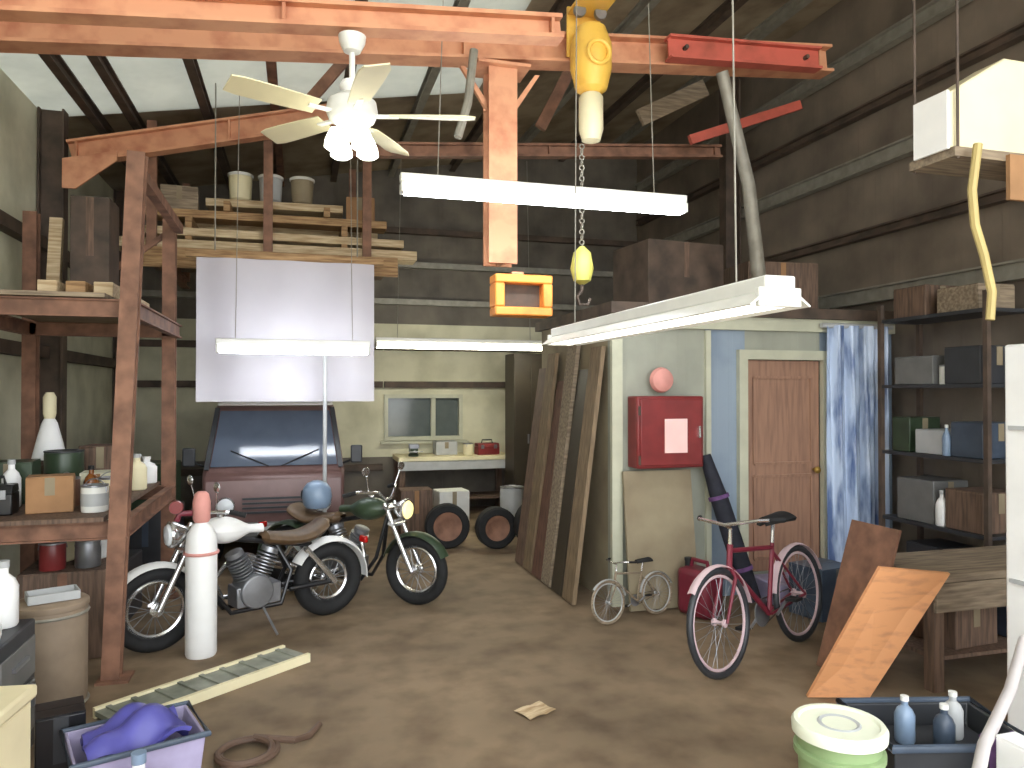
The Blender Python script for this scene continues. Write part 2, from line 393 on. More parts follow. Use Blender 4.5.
MB().lathe([(.012, 0), (.012, .04), (.032, .05), (.034, .07), (.02, .088), (0, .09)], 16, (DX1 - .075, OY0 + .005, 1.15), rotx(PI / 2)).build('door_knob', M_brass, dl)
tag(MB().box((0, 0, .1), (.8, .42, .2)).build('door_step', M_lilac, bevel=.02, loc=((DX0 + DX1) / 2, OY0 - .27, 0)), 'low lilac-grey step on the floor in front of the brown door', 'step')

# ------------------------------------------------------------------ steel beams
def beam(name, p, q, w, h, m, label, bolts=6):
    p, q = V(p), V(q); o = thing(name, label, 'beam', p)
    d = q - p
    MB().ibeam((0, 0, 0), d, w, h, tf=.025, tw=.02).build('beam_section', m, o, smooth=False)
    for t in (.02, .5, .98):
        c = d * t; MB().box((c.x, c.y, c.z), (.02, w * .96, h - .055)).build('stiffener_plate', m, o, smooth=False)
    return o
bp0, bp1 = at(-40, 27, 5.9), at(826, 62, 5.9); bp1.x = min(bp1.x, 5.5)
beam('crane_beam', bp0, bp1, .2, .25, M_rust, 'long orange steel crane beam spanning the workshop behind the ceiling fan')
b2 = thing('red_beam', 'short red painted steel beam bolted on the right end of the long orange crane beam', 'beam', at(668, 48, 5.72))
e = at(818, 60, 5.72) - at(668, 48, 5.72)
MB().ibeam((0, 0, 0), e, .12, .2, tf=.022, tw=.018).build('beam_section', M_rustred, b2, smooth=False)
for t in (.1, .9): MB().lathe([(.02, 0), (.02, .06), (0, .06)], 6, tuple(e * t), rotx(PI / 2)).build('bolt', M_darksteel, b2)
beam('ceiling_beam', at(-60, -2, 4.4), at(560, 30, 4.4), .13, .15, M_rust, 'orange steel beam nearest the viewer, carrying the ceiling fan')
rafter = beam('rafter_beam', at(71, 154, 8.6), at(372, 111, 8.6), .16, .25, M_rust, 'sloping orange rafter beam under the pale roof at left')
# bracket where rafter meets column
br = MB(); pbr = at(62, 158, 8.45)
br.prism([(0, 0), (.5, .12), (.5, .02), (.12, -.3), (0, -.3)], 0, .03)
br.build('gusset_plate', M_rust, rafter, smooth=False, loc=pbr - rafter.location)
# hanging steel post
px = at(500, 100, 5.9)
pt = thing('hanging_post', 'rusty orange vertical steel post hanging from the crane beam', 'post', (px.x, 5.9, 2.95))
top = bp0.z + (bp1.z - bp0.z) * (px.x - bp0.x) / (bp1.x - bp0.x) - .17
MB().ibeam((0, 0, 0), (0, 0, top - 2.95), .24, .2, (0, 1, 0), tf=.03, tw=.03).build('post_section', M_rust, pt, smooth=False)
MB().box((0, 0, top - 2.95 - .012), (.44, .32, .025)).build('top_plate', M_rust, pt, smooth=False)
for s in (-1, 1): MB().prism([(s * .12, 0), (s * .34, .34), (s * .3, .34), (s * .12, .08)], -.02, .02).build('gusset', M_rust, pt, smooth=False).location = (0, 0, top - 2.95 - .36)
# orange framed box at its foot
c = at(521, 297, 5.75)
fb = thing('hoist_control_box', 'orange rectangular frame box under the rusty hanging post', 'control box', (c.x, c.y, c.z - .16))
fr = MB(); W_, H_ = .48, .33
for z in (.035, H_ - .035): fr.box((0, 0, z), (W_, .2, .07))
for x in (-W_ / 2 + .04, W_ / 2 - .04): fr.box((x, 0, H_ / 2), (.08, .2, H_ - .14))
fr.build('frame', M_orange, fb, bevel=.012)
MB().box((0, .05, H_ / 2), (W_ - .16, .08, H_ - .14)).build('recess_panel', M_darksteel, fb, smooth=False)
MB().box((0, .15, .24), (.1, .12, .28)).build('hanger_plate', M_rust, fb, smooth=False)
# chain hoist
hc = at(591, 80, 5.6)
ho = thing('chain_hoist', 'yellow chain hoist hanging from the crane beam, chain running down to its hook', 'hoist', (hc.x, hc.y, 2.75))
zt = at(591, 8, 5.66).z - 2.75; zb = at(591, 140, 5.66).z - 2.75
MB().box((0, .165, zt - .17), (.3, .03, .42)).box((0, -.04, zt - .02), (.3, .38, .03)).build('trolley', M_yellow, ho, bevel=.01)
for s in (-1, 1): MB().lathe([(.05, -.02), (.055, 0), (.05, .02)], 16, (s * .09, .02, zt - .06), rotx(PI / 2)).build('trolley_wheel', M_steel, ho)
body = MB().lathe([(.05, 0), (.13, .06), (.17, .22), (.17, .42), (.12, .56), (.05, .6)], 20, (0, 0, zb + .33)).build('hoist_body', M_yellow, ho)
MB().lathe([(.0, 0), (.075, .01), (.1, .1), (.1, .36), (.07, .4)], 18, (0, 0, zb - .04)).build('chain_bag', M_cream, ho)
MB().torus((0, -.17, zb + .63), .09, .02, 'y', 20, 8).build('hand_wheel', M_yellow, ho)
ch = MB()
k = int((zb - .2) / .05)
for i in range(k):
    z = .32 + i * (zb - .36) / k
    ch.torus((-.08, 0, z), .02, .006, 'y' if i % 2 else 'x', 8, 4)
ch.build('load_chain', M_palesteel, ho)
MB().lathe([(.02, 0), (.07, .03), (.095, .13), (.07, .26), (.02, .31)], 16, (-.08, 0, .02)).build('hook_block', M_lime, ho)
MB().tube([(-.08, 0, .03), (-.08, 0, -.03), (-.12, 0, -.08), (-.1, 0, -.14), (-.03, 0, -.14), (-.01, 0, -.09)], .014, 8).build('hook', M_darksteel, ho)
# pale brace pole
q0, q1 = at(722, 72, 5.76), at(768, 290, 6.02)
o = MB().tube([(0, 0, 0), (q1 - q0) * .5 + V((.03, 0, 0)), q1 - q0 + V((0, .1, -.08))], [.055, .062, .07], 10).build('brace_pole', M_palesteel, loc=q0)
tag(o, 'pale diagonal pole from the crane beam down to the office roof', 'pole')
# thin hanging conduit at x~470
q0, q1 = at(474, 50, 5.7), at(464, 138, 5.7)
tag(MB().tube([(0, 0, 0), (q1 - q0) * .6, q1 - q0 + V((-.05, 0, 0))], .035, 8).build('conduit_pipe', M_palesteel, loc=q0), 'thin pale conduit hanging from the crane beam left of the rusty post', 'pipe')

# ------------------------------------------------------------------ fluorescent lights
def fluoro(label, p, q, tube_m, wide=.16, hang=1.2, refl=True, chains=True, tilt=0):
    p, q = V(p), V(q); c = (p + q) / 2; d = q - p; L_ = d.length; ang = math.atan2(d.y, d.x)
    o = thing('fluorescent_light', label, 'light fixture', c, ang, 'fluorescent tube lights')
    MB().box((0, 0, .05), (L_, wide * .5, .06)).build('housing', M_white, o, bevel=.008)
    TZ = -.012 if refl else -.03
    if refl:
        MB().prism([(-wide / 2, -.03), (-wide / 4, .021), (wide / 4, .021), (wide / 2, -.03), (wide / 2 - .006, -.034), (wide / 4 - .006, .013), (-wide / 4 + .006, .013), (-wide / 2 + .006, -.034)], -L_ / 2, L_ / 2, 'x').build('reflector', M_white, o, smooth=False)
    for s in (-1, 1):
        t = MB().tube([(-L_ / 2 + .03, s * wide * .2, TZ), (L_ / 2 - .03, s * wide * .2, TZ)], .02 if refl else .03, 10).build('tube', tube_m, o)
        MB().box((s * (L_ / 2 - .015), 0, TZ + .012), (.025, wide * .7, .07)).build('end_cap', M_white, o, bevel=.004)
    if chains:
        for s in (-1, 1): MB().tube([(s * L_ * .38, 0, .08), (s * L_ * .36, 0, hang)], .004, 6).build('hanging_rod', M_palesteel, o)
    return o
p, q = at(400, 187, 5.0), at(685, 205, 5.0); q.z = p.z = (p.z + q.z) / 2
fluoro('long lit white fluorescent light below the crane beam, crossing in front of the rusty post', p, q, M_tube, .15, 1.5, False)
p, q = at(375, 344, 9.9), at(550, 346, 9.9); q.z = p.z = (p.z + q.z) / 2
fluoro('distant lit fluorescent light over the back workbench and window', p, q, M_tubewarm, .24, 2.6, False)
fluoro('long white fluorescent fixture running front to back towards the office corner', (1.7, 2.34, 2.25), (1.7, 4.75, 2.25), M_tubeoff, .26, 2.9)
p, q = at(216, 347, 7.5), at(370, 349, 7.5); q.z = p.z = (p.z + q.z) / 2
fluoro('bright lit fluorescent light in front of the white plastic sheet above the van', p, q, M_tubesoft, .2, 2.5, False)

# ------------------------------------------------------------------ ceiling fan
fc = at(352, 116, 4.4); zf = fc.z
ztop = at(339, 16, 4.4).z - .11
fan = thing('ceiling_fan', 'white ceiling fan with lit globes hanging from the orange beam', 'ceiling fan', fc)
MB().lathe([(.02, 0), (.05, .01), (.075, .06), (.08, .1), (.0, .1)], 20, (0, 0, ztop - zf - .1)).build('canopy', M_white, fan)
MB().tube([(0, 0, .1), (0, 0, ztop - zf - .05)], .018, 10).build('downrod', M_white, fan)
MB().lathe([(.03, .21), (.06, .2), (.075, .17), (.05, .13), (.04, .12)], 20).build('rod_cover', M_whitebright, fan)
MB().lathe([(.0, -.06), (.08, -.06), (.13, -.03), (.15, .02), (.14, .08), (.08, .12), (.03, .125)], 28).build('motor', M_white, fan)
for k in range(5):
    a = math.radians(-12 + 72 * k)
    R = rotZ(a)
    bl = MB(); vs = []
    def bf(u, v, R=R):
        r = .22 + .5 * u; wd = (.062 + .02 * math.sin(u * PI * .6)) * (1 if u < .93 else .8)
        return R @ V((r, (v - .5) * 2 * wd, .0 + (v - .5) * .035))
    b_ = bl.grid(bf, 8, 4, .008).build('blade', M_cream, fan)
    MB().box(R @ V((.19, 0, .0)), (.16, .035, .012), R).build('blade_bracket', M_white, b_, smooth=False)
lk = MB().lathe([(.0, -.14), (.04, -.14), (.06, -.1), (.055, -.06)], 18).build('light_kit', M_white, fan)
for k in range(4):
    a = math.radians(30 + 90 * k); c0 = V((.11 * math.cos(a), .11 * math.sin(a), -.15))
    MB().tube([(.04 * math.cos(a), .04 * math.sin(a), -.11), c0 + V((0, 0, .045))], .012, 8).build('lamp_arm', M_white, lk)
    MB().lathe([(.028, .05), (.04, .03), (.06, -.02), (.065, -.06), (.045, -.075), (0, -.08)], 18, c0).build('lamp_shade', M_globe, lk)

# ------------------------------------------------------------------ loft with lumber at left
for i, (x0, zz) in enumerate(((-1.55, 3.42), (-.35, 3.42), (.75, 3.42))):
    o = thing('loft_joist', ['rusty steel joist carrying the left end of the loft lumber', 'rusty steel joist under the middle of the loft lumber', 'rusty steel joist carrying the right end of the loft lumber'][i], 'joist', (x0, 8.75, zz))
    MB().ibeam((0, 0, 0), (0, 2.6, 0), .1, .12, tf=.014, tw=.012).build('joist_section', M_rustdark, o, smooth=False)
    for y in (.03, 2.55): MB().bar((0, y, .055), (0, y, roof(x0) - .15 - zz), .1, .06, (0, 1, 0)).build('hanger', M_rustdark, o, smooth=False)
lab = ['pale plank lying frontmost at the bottom of the loft lumber', 'tan plank second from front at the bottom of the loft lumber', 'pale plank third from front at the bottom of the loft lumber', 'brown plank at the back of the bottom loft lumber layer',
       'pale plank frontmost in the second layer of the loft lumber', 'tan plank second from front in the second loft lumber layer', 'pale plank at the back of the second loft lumber layer',
       'tan plank in front of the third layer of the loft lumber', 'pale plank at the back of the third loft lumber layer', 'long pale board crossways on top of the loft lumber']
rows = [(0, 9.02, -1.95, 1.35), (0, 9.4, -1.7, 1.15), (0, 9.8, -1.9, 1.0), (0, 10.4, -1.8, 1.1), (1, 9.06, -1.75, 1.2), (1, 9.5, -1.9, .9), (1, 10.1, -1.6, 1.1), (2, 9.1, -1.7, 1.0), (2, 9.7, -1.5, .95), (3, 9.3, -1.05, .5)]
zl = {0: 3.48, 1: 3.64, 2: 3.86, 3: 4.06}
for i, (ly, y, x0, x1) in enumerate(rows):
    th = .09 if ly else .11
    o = MB().box((0, 0, th / 2), (x1 - x0, .34 - .02 * ly, th)).build('lumber_plank', [M_palewood, M_wood, M_palewood, M_darkwood, M_palewood, M_wood, M_palewood, M_wood, M_palewood, M_palewood][i], bevel=.006, loc=((x0 + x1) / 2, y, zl[ly]), rotz=[.0, .01, -.01, .0, .02, -.015, .01, .0, .01, -.03][i])
    tag(o, lab[i], 'lumber', 'planks stored in the loft')
for ly, z0, z1 in ((1, 3.59, 3.64), (2, 3.73, 3.86), (3, 3.95, 4.06)):
    for j, x in enumerate((-1.2, .5) if ly < 3 else (-.8, .3)):
        o = MB().box((0, 0, (z1 - z0) / 2), (.07, 1.3, z1 - z0)).build('spacer_batten', M_wood, loc=(x, 9.55, z0))
        tag(o, '%s spacer batten between the %s of the loft lumber' % (('left', 'right')[j], {1: 'first and second layers', 2: 'second and third layers', 3: 'third layer and top board'}[ly]), 'batten')
# loft deck front (brown board band)
o = MB().box((0, 0, 0), (2.9, .05, .22)).build('loft_fascia', M_wood, loc=(-.35, 8.72, 3.36)); tag(o, 'tan fascia board along the front of the loft below the lumber', 'board')

# ------------------------------------------------------------------ rusty storage rack at left
RX0, RX1, RY0, RY1 = -2.3, -1.17, 5.45, 7.5
rk = thing('storage_rack', 'tall rusty steel storage rack along the left wall', 'storage rack', (RX1, RY0, 0))
w_, l_ = RX0 - RX1, RY1 - RY0
for x, y, lean in ((0, 0, .12), (0, l_, 0), (w_, l_, 0), (w_, 0, 0)):
    pm = MB().ibeam((x - .02 * bool(lean), y, .012), (x + lean, y, 3.5), .11, .11, (0, 1, 0), tf=.016, tw=.014)
    pp = pm.build('post', M_rustdark, rk, smooth=False)
    MB().box((x, y, .008), (.2, .2, .016)).build('foot_plate', M_rustdark, pp, smooth=False)
for z, m in ((.98, M_rustdark), (2.46, M_rustdark)):
    for x in (0.04 * z / 1.2, w_): MB().ibeam((x, 0, z), (x, l_, z), .06, .12, tf=.012, tw=.01).build('side_rail', m, rk, smooth=False)
    for y in (0.05, l_ - .05): MB().ibeam((w_, y, z), (.04 * z / 1.2, y, z), .06, .12, tf=.012, tw=.01).build('cross_rail', m, rk, smooth=False)
    MB().box((w_ / 2, l_ / 2, z + .08), (abs(w_) - .14, l_ + .04, .03)).build('shelf_board', M_greywood if z > 2 else M_darkwood, rk, smooth=False)
MB().bar((w_, l_ + .04, 2.5), (0.05, l_ + .04, 3.45), .05, .03, (0, 1, 0)).build('brace', M_rustdark, rk, smooth=False)
MB().bar((0.1, 0, 3.42), (.08, l_, 3.42), .07, .08).build('top_rail', M_rustdark, rk, smooth=False)
SZ = 1.077; DZ_ = 2.557

# small goods: makers
def can(name, label, loc, r, h, m, lid_m=M_steel, cat='can', handle=True, group=None, band=None):
    o = thing(name, label, cat, loc, random.uniform(0, 6), group)
    MB().lathe([(r * .96, 0), (r, .008), (r, h - .01), (r * .97, h)], 22).build('body', m, o)
    MB().lathe([(r * .9, h), (r * 1.02, h + .002), (r * 1.02, h + .014), (r * .85, h + .014), (r * .8, h + .006), (0, h + .006)], 22).build('lid', lid_m, o)
    if band: MB().lathe([(r * 1.012, h * .25), (r * 1.012, h * .75)], 22).build('label_band', band, o)
    if handle: MB().torus((0, 0, h * .8), r * 1.04, .004, 'y', 16, 5, 0.0, PI).build('handle', M_steel, o)
    return o
def bottle(label, loc, r, h, m, cap=M_white, group=None, name='bottle'):
    o = thing(name, label, 'bottle', loc, 0, group)
    MB().lathe([(r * .9, 0), (r, .01), (r, h * .6), (r * .75, h * .72), (r * .35, h * .8), (r * .33, h * .92)], 18).build('body', m, o)
    MB().lathe([(r * .42, h * .9), (r * .42, h), (0, h)], 14).build('cap', cap, o)
    return o
def carton(label, loc, d, rz, m=M_card, tape=M_tan, name='carton', group=None, cat='box'):
    o = thing(name, label, cat, loc, rz, group)
    MB().box((0, 0, d[2] / 2), d).build('body', m, o, bevel=.006)
    for s in (-1, 1): MB().box((0, s * d[1] * .25, d[2] + .004), (d[0] * .98, d[1] * .485, .008)).build('flap', m, o, smooth=False)
    MB().box((0, -d[1] / 2 - .001, d[2] * .75), (.06, .004, d[2] * .5)).build('tape', tape, o, smooth=False)
    return o
def toolbox(label, loc, d, rz, m, name='toolbox', group=None):
    o = thing(name, label, 'toolbox', loc, rz, group)
    MB().box((0, 0, d[2] * .36), (d[0], d[1], d[2] * .72)).build('body', m, o, bevel=.01)
    l = MB().prism([(-d[1] / 2, d[2] * .725), (d[1] / 2, d[2] * .725), (d[1] * .36, d[2]), (-d[1] * .36, d[2])], -d[0] / 2, d[0] / 2, 'x').build('lid', m, o, bevel=.008)
    MB().tube([(-.09, 0, d[2]), (-.08, 0, d[2] + .05), (.08, 0, d[2] + .05), (.09, 0, d[2])], .01, 8).build('handle', M_black, l)
    for s in (-1, 1): MB().box((s * d[0] * .3, -d[1] / 2 - .006, d[2] * .7), (.05, .012, .06)).build('latch', M_steel, o, smooth=False)
    return o

GS = 'goods on the left rack shelf'
# white lampshade-like funnel on shelf
fp = at(46, 470, Z=SZ)
# shelf goods (positions by world x, y on the rack shelf)
o = thing('work_lamp', 'white cone-shaded lamp standing at the back of the left rack shelf', 'lamp', (-2.02, 7.05, SZ))
MB().lathe([(.1, 0), (.1, .02), (.03, .035), (.02, .12), (.02, .3)], 18).build('base', M_white, o)
MB().lathe([(.13, .26), (.1, .4), (.06, .56), (.04, .6), (.035, .6), (.055, .55), (.095, .4), (.125, .26)], 22).build('lamp_shade', M_whitebright, o)
MB().lathe([(.04, .6), (.05, .64), (.05, .78), (.03, .82), (0, .82)], 16).build('socket', M_cream, o)
can('paint_can', 'white paint can at the front edge of the left rack shelf', (-1.36, 5.72, SZ), .085, .17, M_white, band=M_lightgrey, group=GS)
can('paint_can', 'cream paint can behind the front white one on the left rack shelf', (-1.34, 6.1, SZ), .085, .18, M_cream, band=M_tan, group=GS)
can('paint_can', 'rusty brown paint can in the middle of the left rack shelf', (-1.62, 6.05, SZ), .085, .19, M_rustdark, group=GS)
can('oil_drum', 'small dark green oil drum on the left rack shelf', (-1.82, 6.72, SZ), .14, .34, M_dkgreen, lid_m=M_dkgrey, handle=False, cat='drum', group=GS)
bottle('tall amber bottle on the left rack shelf', (-1.45, 6.0, SZ), .05, .29, M_amberglass, M_black, GS)
bottle('cream jug-like bottle on the left rack shelf by the rear post', (-1.32, 6.88, SZ), .08, .3, M_cream, M_lightgrey, GS)
bottle('round white bottle at the far right end of the left rack shelf', (-1.33, 7.34, SZ), .09, .24, M_whitebright, M_whitebright, GS)
carton('tan carton standing on the left rack shelf', (-1.65, 5.8, SZ), (.28, .2, .24), .2, M_card, M_tan, group=GS)
carton('dark brown carton at the back of the left rack shelf', (-1.6, 7.1, SZ), (.34, .3, .36), -.1, M_darkwood, M_tan, group=GS)
carton('pale green carton in the middle of the left rack shelf', (-1.5, 6.4, SZ), (.22, .24, .2), .1, M_insul, M_card, group=GS)
carton('flat olive carton on the left rack shelf near the back wall side', (-2.06, 6.36, SZ), (.3, .3, .3), .1, M_dkgreen, M_tan, group=GS)
toolbox('black toolbox at the front end of the left rack shelf', (-2.0, 5.75, SZ), (.3, .2, .2), .1, M_blackgloss, group=GS)
bottle('white spray bottle beside the black toolbox on the left rack', (-1.98, 6.08, SZ), .06, .34, M_whitebright, M_lightgrey, GS)
# deck goods
carton('tall dark crate on the rear of the upper left rack deck', (-1.72, 7.2, DZ_), (.3, .36, 1.0), 0, M_darksteel, M_darkwood, name='crate')
for i in range(3):
    o = MB().box((0, 0, .05), (.12, 1.3, .1)).build('timber_post', [M_palewood, M_wood, M_palewood][i], bevel=.006, loc=(-1.3 - .17 * i, 6.3, DZ_)); tag(o, ['pale timber lying along the edge of the upper left rack deck', 'tan timber second from the edge of the upper left rack deck', 'pale timber third from the edge of the upper left rack deck'][i], 'timber', 'timbers on the upper rack deck')
for i, (x, y, m) in enumerate(((-2.05, 7.2, M_palewood),)):
    o = MB().bar((0, 0, 0.01), (.02, .05, .85), .1, .06, (0, 1, 0)).build('upright_plank', m, loc=(x, y, DZ_), smooth=False); tag(o, ['pale plank standing upright at the back corner of the upper rack deck'][i], 'plank')
# under the rack
o = thing('fibre_drum', 'tan grey fibre drum standing by the rusty rack post', 'drum', (-1.44, 5.08, 0))
MB().lathe([(.185, 0), (.195, .015), (.195, .6)], 28).build('body', M_drum, o)
for z in (.03, .57): MB().torus((0, 0, z), .197, .01, 'z', 28, 6).build('hoop', M_palesteel, o)
MB().lathe([(.2, .6), (.203, .605), (.203, .635), (.19, .645), (0, .645)], 28).build('lid', M_drum, o)
carton('dark brown crate on the floor under the left rack', (-1.62, 6.2, 0), (.56, .6, .62), .05, M_darkwood, M_rustdark, name='crate')
carton('dark grey crate on the floor at the rear under the left rack', (-1.65, 7.0, 0), (.6, .5, .5), -.05, M_dkgrey, M_grey, name='crate')
# bench vise-like junk left of drum: white slanted trays
for i, (px_, py_, Y_, rz) in enumerate(((18, 590, 4.9, .5), (42, 612, 4.75, .3))):
    pass
o = thing('metal_cabinet', 'low dark metal cabinet in front of the rack at the left edge', 'cabinet', (-1.62, 4.3, 0))
MB().box((0, 0, .34), (.5, .54, .68)).build('body', M_dkgrey, o, bevel=.01)
dr = MB().box((.254, 0, .5), (.012, .48, .2)).build('drawer', M_grey, o, bevel=.004); MB().box((.268, 0, .52), (.02, .2, .02)).build('handle', M_steel, dr)
dr = MB().box((.254, 0, .24), (.012, .48, .26)).build('door', M_grey, o, bevel=.004); MB().box((.268, .18, .3), (.02, .02, .12)).build('handle', M_steel, dr)
MB().box((0, -.272, .36), (.42, .012, .5)).build('side_panel', M_grey, o, bevel=.004)
def tray(label, loc, rz, tilt, L_, m):
    o = MB(); R = rotZ(rz) @ roty(tilt)
    o.box(R @ V((0, 0, .008)), (L_, .16, .012), R)
    for s in (-1, 1): o.box(R @ V((0, s * .08, .03)), (L_, .01, .05), R)
    for s in (-1, 1): o.box(R @ V((s * L_ / 2, 0, .03)), (.01, .16, .05), R)
    return tag(o.build('metal_tray', m, loc=loc, smooth=False), label, 'tray')
tray('white metal tray on top of the dark cabinet at the left edge', (-1.56, 4.16, .683), .25, 0, .3, M_whitebright)
tray('light grey metal tray resting on the lid of the tan fibre drum', (-1.43, 5.07, .647), .4, .0, .26, M_lightgrey)
bottle('white jug at the left frame edge on the dark cabinet', (-1.48, 4.44, .682), .07, .34, M_whitebright, M_lightgrey)

carton('charcoal crate stacked against the left side of the van, lower one', (-1.5, 8.45, 0), (.62, .6, .7), .05, M_dkgrey, M_slate, name='crate')
carton('dark green crate stacked on the charcoal one left of the van', (-1.5, 8.45, .71), (.5, .5, .45), -.08, M_dkgreen, M_dkgrey, name='crate')
bottle('white jug under the front end of the left rack shelf', (-1.5, 6.35, .632), .09, .3, M_whitebright, M_red)
bottle('cream jug under the left rack shelf beside the white one', (-1.72, 6.3, .632), .09, .28, M_cream, M_white)
can('paint_can', 'silver paint can under the left rack shelf on the brown crate', (-1.48, 6.05, .632), .085, .18, M_steel)
can('paint_can', 'red paint can under the left rack shelf on the brown crate', (-1.7, 6.02, .632), .085, .18, M_red)
carton('pale carton on top of the loft lumber at its left end', (-1.35, 9.35, 3.952), (.4, .4, .3), .1, M_greywood, M_tan)
carton('brown carton on top of the loft lumber at its right end', (.72, 9.3, 3.952), (.34, .4, .3), -.1, M_card, M_tan)
for i, (x, m) in enumerate(((-.68, M_cream), (-.34, M_lightgrey), (.02, M_tan))):
    o = thing('plastic_pail', ['cream pail leftmost of three on the top board of the loft lumber', 'light grey pail in the middle of the top board of the loft lumber', 'tan pail rightmost of three on the top board of the loft lumber'][i], 'pail', (x, 9.26, 4.152), 0, 'pails on the loft lumber')
    MB().lathe([(.1, 0), (.12, .02), (.135, .28), (.14, .3)], 20).build('body', m, o); MB().lathe([(.142, .28), (.147, .285), (.147, .31), (.13, .32), (0, .32)], 20).build('lid', M_white, o)

# cream box bottom-left
o = thing('cream_box', 'cream box with a pink lower half at the bottom left corner', 'box', (-1.3, 3.0, 0), -.12)
MB().box((0, 0, .20), (.6, .5, .40)).build('lower_case', M_pink, o, bevel=.01)
MB().box((0, 0, .57), (.6, .5, .34)).build('upper_case', M_creambox, o, bevel=.012)
MB().box((0, 0, .765), (.63, .53, .05)).build('lid', M_creambox, o, bevel=.012)
# blue tub
tb = at(135, 735, Z=.35)
o = thing('storage_tub', 'open lilac-grey plastic tub holding blue cloth at bottom left', 'tub', (tb.x, tb.y, 0), .35)
t = MB(); 
def tubp(s, z): return [(-.26 * s, -.19 * s, z), (.26 * s, -.19 * s, z), (.26 * s, .19 * s, z), (-.26 * s, .19 * s, z)]
vs = tubp(.85, 0) + tubp(1, .36) + tubp(.95, .36) + tubp(.8, .02)
fs = [(3, 2, 1, 0)] + [(l * 4 + i, l * 4 + (i + 1) % 4, l * 4 + 4 + (i + 1) % 4, l * 4 + 4 + i) for l in range(3) for i in range(4)] + [(12, 13, 14, 15)]
t.add(vs, fs).build('tub_body', M_lilac, o, bevel=.01)
MB().tube([(-.27, -.2, .36), (.27, -.2, .36), (.27, .2, .36), (-.27, .2, .36)], .014, 8, True).build('rim', M_slate, o)
def cl(u, v):
    x = (u - .5) * .4; y = (v - .5) * .3
    return (x, y, .34 + .1 * math.sin(u * PI) * math.sin(v * PI) + .025 * math.sin(9 * u + 4 * v) + .02 * math.sin(13 * v - 5 * u))
o2 = MB().grid(cl, 20, 16, .02).build('blue_cloth', M_blue, loc=(tb.x, tb.y, 0), rotz=.35); tag(o2, 'crumpled blue-violet cloth heaped in the lilac plastic tub', 'cloth')
bottle('white bottle on the floor in front of the lilac tub', (tb.x + .08, tb.y - .34, 0), .07, .42, M_whitebright, M_paleblue)
carton('black box on the floor at the left side of the lilac tub', (tb.x - .36, tb.y + .22, 0), (.2, .2, .42), .3, M_blackgloss, M_dkgrey, name='black_box')
# brown hose coil
hp = at(245, 752, Z=.03)
o = MB()
pts = []
for i in range(60):
    a = i / 59 * 2 * PI * 2.2; r = .14 + .02 * math.sin(i * .3); pts.append((r * math.cos(a) + .0, r * math.sin(a), .02 + .03 * i / 59))
pts += [(.25, .02, .05), (.32, .1, .03), (.38, .25, .02)]
tag(o.tube(pts, .018, 8).build('hose_coil', M_hosebrown, loc=(hp.x, hp.y, 0)), 'coiled brown hose on the floor beside the blue cloth', 'hose')
# ramp
a_, b_ = at(94, 708, Z=.06), at(284, 645, Z=.06); dv = b_ - a_; ang = math.atan2(dv.y, dv.x); Lr = dv.length
o = thing('loading_ramp', 'long grey-green metal ramp lying on the floor before the motorcycle', 'ramp', (a_.x, a_.y, 0), ang)
MB().box((Lr / 2, -.14, .03), (Lr, .28, .03)).build('ramp_deck', M_greygreen, o, smooth=False)
for y in (0, -.28): MB().box((Lr / 2, y, .03), (Lr, .03, .06)).build('side_rail', M_cream, o, smooth=False)
for i in range(9): MB().box((Lr * (i + .5) / 9, -.14, .05), (.03, .25, .012)).build('rung', M_greygreen, o, smooth=False)

# ------------------------------------------------------------------ gas cylinder
gp = at(201, 655, Z=0)
o = thing('gas_cylinder', 'tall white gas cylinder with a pink valve guard standing by the motorcycle', 'gas cylinder', (gp.x, gp.y, 0))
MB().lathe([(.1, 0), (.108, .02), (.108, .8), (.1, .87), (.07, .93), (.04, .96), (.035, .98)], 28).build('cylinder_body', M_whitebright, o)
MB().lathe([(.05, .96), (.06, .98), (.062, 1.1), (.05, 1.16), (.03, 1.18), (0, 1.18)], 18).build('valve_guard', M_pink, o)
MB().tube([(-.06, -.02, 1.03), (-.14, -.04, 1.03), (-.16, -.04, .98)], .022, 8).build('regulator', M_redplastic, o)
MB().lathe([(.045, -.02), (.05, 0), (.045, .02)], 16, (-.16, -.06, 1.08), rotx(PI / 2)).build('gauge', M_red, o)
MB().torus((0, 0, .74), .112, .012, 'z', 24, 6).build('collar', M_pink, o)
# ------------------------------------------------------------------ motorcycles
def wheel(parent, c, R, tw, rim_m=M_chrome, spokes=18, tyre=M_black, hub=.05, nm='wheel'):
    w = MB().torus(c, R - tw / 2, tw / 2, 'y', 40, 10).build(nm, tyre, parent)
    MB().torus(c, R - tw - .012, .016 if tw > .06 else .01, 'y', 40, 6).build('rim', rim_m, w)
    s = MB(); c = V(c)
    for i in range(spokes):
        a = 2 * PI * i / spokes; sd = 1 if i % 2 else -1
        a2 = a + .25 * (1 if (i // 2) % 2 else -1)
        s.tube([c + V((hub * .8 * math.cos(a2), sd * .03, hub * .8 * math.sin(a2))), c + V(((R - tw - .01) * math.cos(a), 0, (R - tw - .01) * math.sin(a)))], .003 if tw > .06 else .0018, 4)
    s.build('spokes', M_steel, w)
    MB().lathe([(hub * .5, -.05), (hub, -.045), (hub, -.03), (hub * .5, -.02), (hub * .5, .02), (hub, .03), (hub, .045), (hub * .5, .05)], 16, c, rotx(PI / 2)).build('hub', rim_m, w)
    return w
